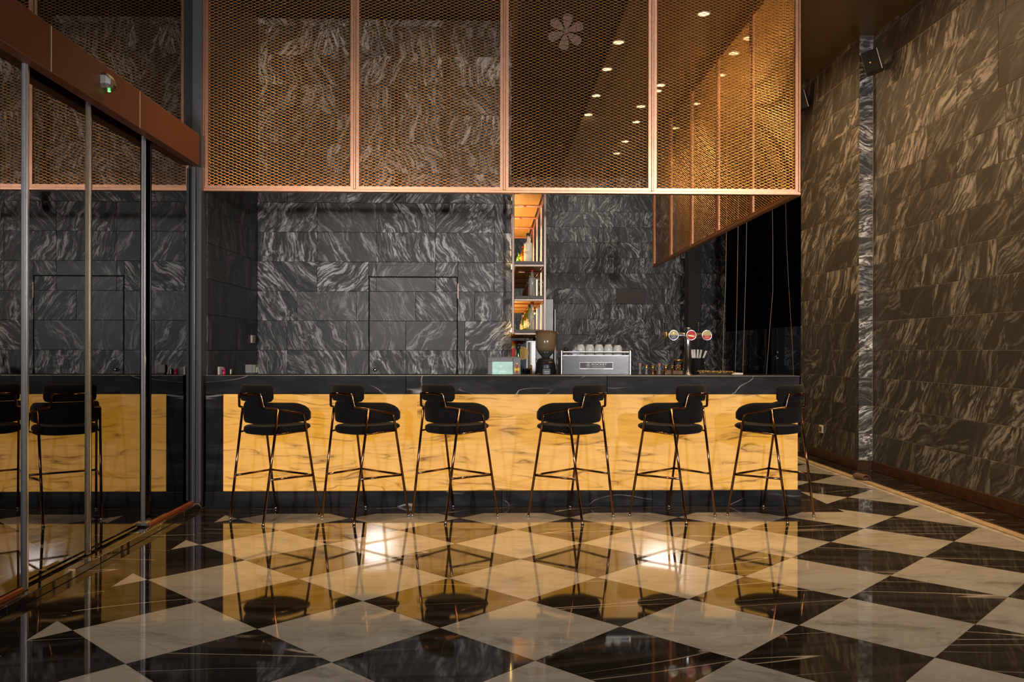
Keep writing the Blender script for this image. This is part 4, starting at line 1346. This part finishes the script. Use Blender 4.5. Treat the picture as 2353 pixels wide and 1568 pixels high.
MB().prism_y([(-0.088, 1.335), (-0.042, 1.36), (-0.045, 1.345), (-0.088, 1.318)], -0.003, -0.0021).build('poster_stripe', 'paper_white', pc)
MB().prism_y([(-0.088, 1.30), (-0.047, 1.325), (-0.05, 1.23), (-0.088, 1.215)], -0.002, -0.0004).build('poster_block', 'bull_red', pc)
lettering('poster_word', 'Red Bull', 0.045, 'bull_red', pc, (-0.018, -0.004, 1.383), 0.88)
wd = thing('white_cooler', 'slim white-framed cooler door beyond the poster', 'cooler', (0.455, 9.32, 0))
MB().box(-0.055, 0.055, 0.02, 0.5, 0.0, 1.40, 0.003).build('cabinet', 'steel', wd)
dd = MB().box(-0.055, -0.035, 0.0, 0.0195, 0.75, 1.385, 0.002).build('door', 'paper_white', wd)
MB().box(-0.012, 0.004, 0.0, 0.0195, 0.75, 1.385, 0.002).build('door_stile', 'paper_white', dd)
MB().box(-0.0348, -0.0122, 0.004, 0.012, 0.75, 1.385).build('handle_slot', 'black_plastic', dd)
bx_ = thing('brown_box', 'small brown wooden box between fridge and coffee grinder', 'box', (0.335, 7.62, WZ))
MB().box(-0.048, 0.048, -0.05, 0.05, 0.0, 0.20, 0.003).build('case', 'box_brown', bx_)
MB().box(-0.050, 0.050, -0.052, 0.052, 0.2005, 0.215, 0.003).build('lid', 'bronze_stile', bx_)
MB().lathe([(0.003, -0.058), (0.006, -0.055), (0.006, -0.0505)], 10, 0.025, 0, 0.155, 'Y').build('knob', 'cap_gold', bx_)
bi = thing('black_tub', 'black plastic tub behind the brown wooden box', 'tub', (0.345, 7.90, WZ))
MB().lathe([(0.04, 0), (0.045, 0.24), (0.048, 0.262), (0.044, 0.262), (0.035, 0.02)], 24).build('shell', 'black_plastic', bi)
bottle((0.44, 7.94, WZ), 0.36, 0.022, 'bottle_brown', None, None, 2, 'slim brown bottle standing by the black tub', None, 'steel')
bottle((0.38, 7.76, WZ), 0.30, 0.022, 'bottle_amber', None, 'label_white', 0, 'amber bottle with a pale label by the coffee grinder', None, 'cap_gold')

# ------------------------------------------------------------------ fan, speakers, downlights
fa = thing('wall_fan', 'six-bladed fan with a wire guard hanging below the black ceiling', 'fan', (0.745, 8.30, 4.46))
MB().lathe([(0.012, -0.035), (0.026, -0.028), (0.026, 0.02), (0.012, 0.03)], 18, axis='Y').build('hub', 'fan_blade', fa)
blade = []
for k in range(13):
    t_ = k / 12.0
    blade.append((-(0.012 + 0.036 * math.sin(min(1, t_ * 1.05) * PI * 0.62)) * (1 if t_ < 0.85 else math.cos((t_ - 0.85) / 0.15 * PI / 2) * 0.9 + 0.1), 0.03 + 0.155 * t_))
poly = [(-x, z) for x, z in blade] + [(x, z) for x, z in blade[::-1]]
bme = MB().prism_y(poly, -0.003, 0.003).mesh('blade', 'fan_blade')
for k in range(6):
    o = link('blade', bme, fa, (0, 0, 0)); o.rotation_euler = (0, rad(60 * k + 8), 0)
for r_ in (0.205, 0.15, 0.10):
    pts = [(r_ * math.cos(2 * PI * k / 36), -0.05 + 0.02 * (r_ - 0.1) / 0.1, r_ * math.sin(2 * PI * k / 36)) for k in range(37)]
    MB().tube(pts, 0.0018, 5).build('guard_ring', 'black_steel', fa)
MB().lathe([(0.035, 0.03), (0.05, 0.05), (0.05, 0.15), (0.03, 0.17)], 18, axis='Y').build('motor', 'black_steel', fa)
MB().box(-0.012, 0.012, 0.09, 0.114, 0.05, CEIL + 0.05 - 4.46).build('bracket', 'black_steel', fa)

def speaker(loc, rot, label):
    t = thing('loudspeaker', label, 'speaker', loc, 0, 'wall speakers')
    t.rotation_euler = rot
    MB().box(-0.078, 0.078, 0.0, 0.14, -0.112, 0.112, 0.007).build('cabinet', 'black_plastic', t)
    MB().box(-0.073, 0.073, -0.010, -0.0005, -0.107, 0.107, 0.004).build('grille', 'speaker_cloth', t)
    MB().box(0.0765, 0.083, -0.008, 0.004, -0.107, 0.107).build('edge_trim', 'steel', t)
    MB().box(-0.018, -0.004, -0.0115, -0.0105, -0.018, -0.004).build('maker_badge', 'cap_gold', t)
    MB().box(-0.025, 0.025, 0.141, 0.30, -0.025, 0.025, 0.004).build('bracket', 'black_steel', t)
    return t
speaker((3.86, 8.40, 4.235), (rad(6), rad(-14), rad(-32)), 'black loudspeaker high on the slate wall in front of the step')
speaker((3.76, 10.1, 4.34), (rad(6), rad(-14), rad(-32)), 'black loudspeaker high on the slate wall beyond the canopy')

DL = [(2.126, 8.309), (1.394, 9.11), (1.392, 9.986), (1.394, 11.029), (1.396, 11.926), (2.074, 11.5), (2.146, 12.289), (2.165, 13.445), (2.158, 14.28), (2.155, 10.57), (2.157, 10.80),
      (2.778, 8.94), (2.815, 10.163), (2.805, 11.354), (2.803, 12.605)]
ring_me = MB().lathe([(0.058, -0.006), (0.070, -0.004), (0.070, -0.0005), (0.058, -0.0005)], 24, caps=False).mesh('ring', 'paper_white')
lens_me = MB().lathe([(0.040, -0.0045), (0.055, -0.004), (0.055, -0.0008)], 24).mesh('lens', 'downlight_lens')
def downlight(x, y, energy, label, group, angle=95, color=WARM, target=None, blend=0.6):
    t = thing('downlight', label, 'downlight', (x, y, CEIL), 0, group)
    link('ring', ring_me, t); link('lens', lens_me, t)
    if energy:
        l = light_obj('lamp_light', 'SPOT', (0, 0, -0.03), energy, color, parent=t, shadow_soft_size=0.06, spot_size=rad(angle), spot_blend=blend)
        if target is not None:
            l.rotation_euler = (Vector(target) - Vector((x, y, CEIL))).to_track_quat('-Z', 'Y').to_euler()
    return t
rows = {}
for k, (x, y) in enumerate(DL):
    lab = 'round downlight in the row along the dark ceiling edge' if x < 1.8 else ('round downlight in the middle ceiling row seen through the mesh' if x < 2.5 else 'round downlight in the ceiling row just outside the mesh return')
    grp = 'dark edge downlights' if x < 1.8 else ('middle row downlights' if x < 2.5 else 'outer row downlights')
    rows[grp] = rows.get(grp, 0) + 1
    lab = lab.replace('round', ORD[rows[grp] - 1])
    en = [90, 6, 6, 6, 30, 60, 30, 60, 60, 60, 20, 60, 60, 50, 40][k]
    back = k in (4, 7, 8)          # these are turned to the far wall
    downlight(x, y, en, lab, grp, 120, NEUTRAL if back else WARM, (x + 0.4, YF, 2.2) if back else None, 1.0)
# hall lights in front of the screen
for x, en, lab in ((-1.66, 150, 'downlight in front of the first mesh panel from the grey post'), (-0.46, 135, 'downlight in front of the second mesh panel from the grey post'),
                   (1.94, 135, 'downlight in front of the mesh panel at the slate wall end'), (3.0, 230, 'downlight over the aisle between bar end and slate wall')):
    downlight(x, 6.55, en, lab, 'hall downlights', 92, (1.0, 0.66, 0.30), (x, 5.85, 0.0), 1.0)
for x, lab in ((-1.5, 'added amber floor light over the stools on the glass door side'), (0.3, 'added amber floor light over the stools at the middle of the bar'), (2.1, 'added amber floor light over the stools at the outer bar end')):
    downlight(x, 5.95, 210, lab, 'added floor lights', 52, (1.0, 0.50, 0.12), (x, 5.95, 0.0), 1.0)  # unseen amber lights added to turn the floor by the bar golden
for k, yy in enumerate((5.2, 7.4, 9.4)):
    downlight(2.75, yy, [105, 200, 175][k], 'downlight washing the slate wall, ' + ORD[k] + ' along from the entrance', 'wall washers', 130, WALLWARM, (4.05, yy, 1.9), 1.0)

# ------------------------------------------------------------------ far opening on the right
gl = bpy.data.objects.new('window_4', None); C.objects.link(gl)
struct(gl, 'waist-high glass balustrade at the open end of the terrace', 'balustrade')
for a, b in ((10.6, 12.0), (12.02, 13.42), (13.44, 14.84), (14.86, 16.28)):
    MB().box(4.615, 4.627, a, b, 0.0, 1.655).build('pane', 'rail_glass', gl)
# dark steel column in front of the far wall
co = MB().box(3.70, 3.955, 15.6, 15.85, 0.0, CEIL, 0.006).build('column', 'black_steel')
struct(co, 'square black steel column in front of the far slate wall', 'column')
# hanging cords
CORDS = [[(1673, 500), (1671, 640), (1667, 740), (1664, 862)], [(1700, 500), (1698, 640), (1696, 760), (1693, 866)], [(1720, 480), (1718, 620), (1714, 760), (1711, 866)],
         [(1779, 460), (1781, 560), (1781, 668), (1775, 740), (1766, 866)], [(1810, 450), (1813, 560), (1819, 670), (1825, 760), (1830, 866)]]
labs = ['thin straight cord hanging nearest the far slate wall', 'thin straight cord, second from the far slate wall', 'thin straight cord, middle one of the five hanging cords',
        'thin cord with a kink half way down', 'thin cord slanting out towards the warm slate wall']
for k, (cpts, lab) in enumerate(zip(CORDS, labs)):
    Yc = 11.2 + 0.12 * k
    pts = []
    def w(p):
        return ((p[0] - 1126.4) / 1923.9 * Yc, Yc, 1.306 - (p[1] - 802.5) / 1923.9 * Yc)
    first = w(cpts[0])
    pts = [(first[0], Yc, CEIL)] + [w(p) for p in cpts]
    last = pts[-1]
    pts.append((last[0] - 0.01, Yc, 0.0))
    o = MB().tube(fillet(pts, 0.03, 3), 0.0030, 6).build('hanging_cord', 'tan_cord')
    tag(o, lab, 'cord', 'cords hanging at the open end')
# lights of the town on a dark far slope
rr = random.Random(12)
hill = MB().prism([(12, 58), (40, 58), (60, 92), (12, 92)], -3.0, -0.9).build('hillside', 'outdoor_ground')
struct(hill, 'dark far slope with the tiny lights of the town', 'hillside')
lamp_me = MB().lathe([(0.02, -0.07), (0.07, -0.035), (0.07, 0.035), (0.02, 0.07)], 8).mesh('town_lamp', 'city_lamp')
for k in range(22):
    pxx = 1740 + 100 * rr.random(); pyy = 806 + 22 * rr.random() ** 1.4
    d = 60 + 30 * rr.random()
    link('town_lamp', lamp_me, hill, ((pxx - 1126.4) / 1923.9 * d, d, 1.306 - (pyy - 802.5) / 1923.9 * d))

# ------------------------------------------------------------------ brown ribbed piece on the floor strip
br = thing('ribbed_roll', 'brown ribbed brush head lying on the tan floor strip by the wall step', 'brush', (3.70, 8.25, 0.012), rad(8))
MB().box(-0.035, 0.035, -0.085, 0.085, 0.0, 0.03, 0.008).build('block', 'brush_brown', br)
for k in range(11):
    yy = -0.078 + 0.0156 * k
    pts = [(0.042 * math.cos(PI * j / 10), yy, 0.012 + 0.042 * math.sin(PI * j / 10)) for j in range(11)]
    MB().tube(pts, 0.006, 6).build('rib', 'brush_brown', br)
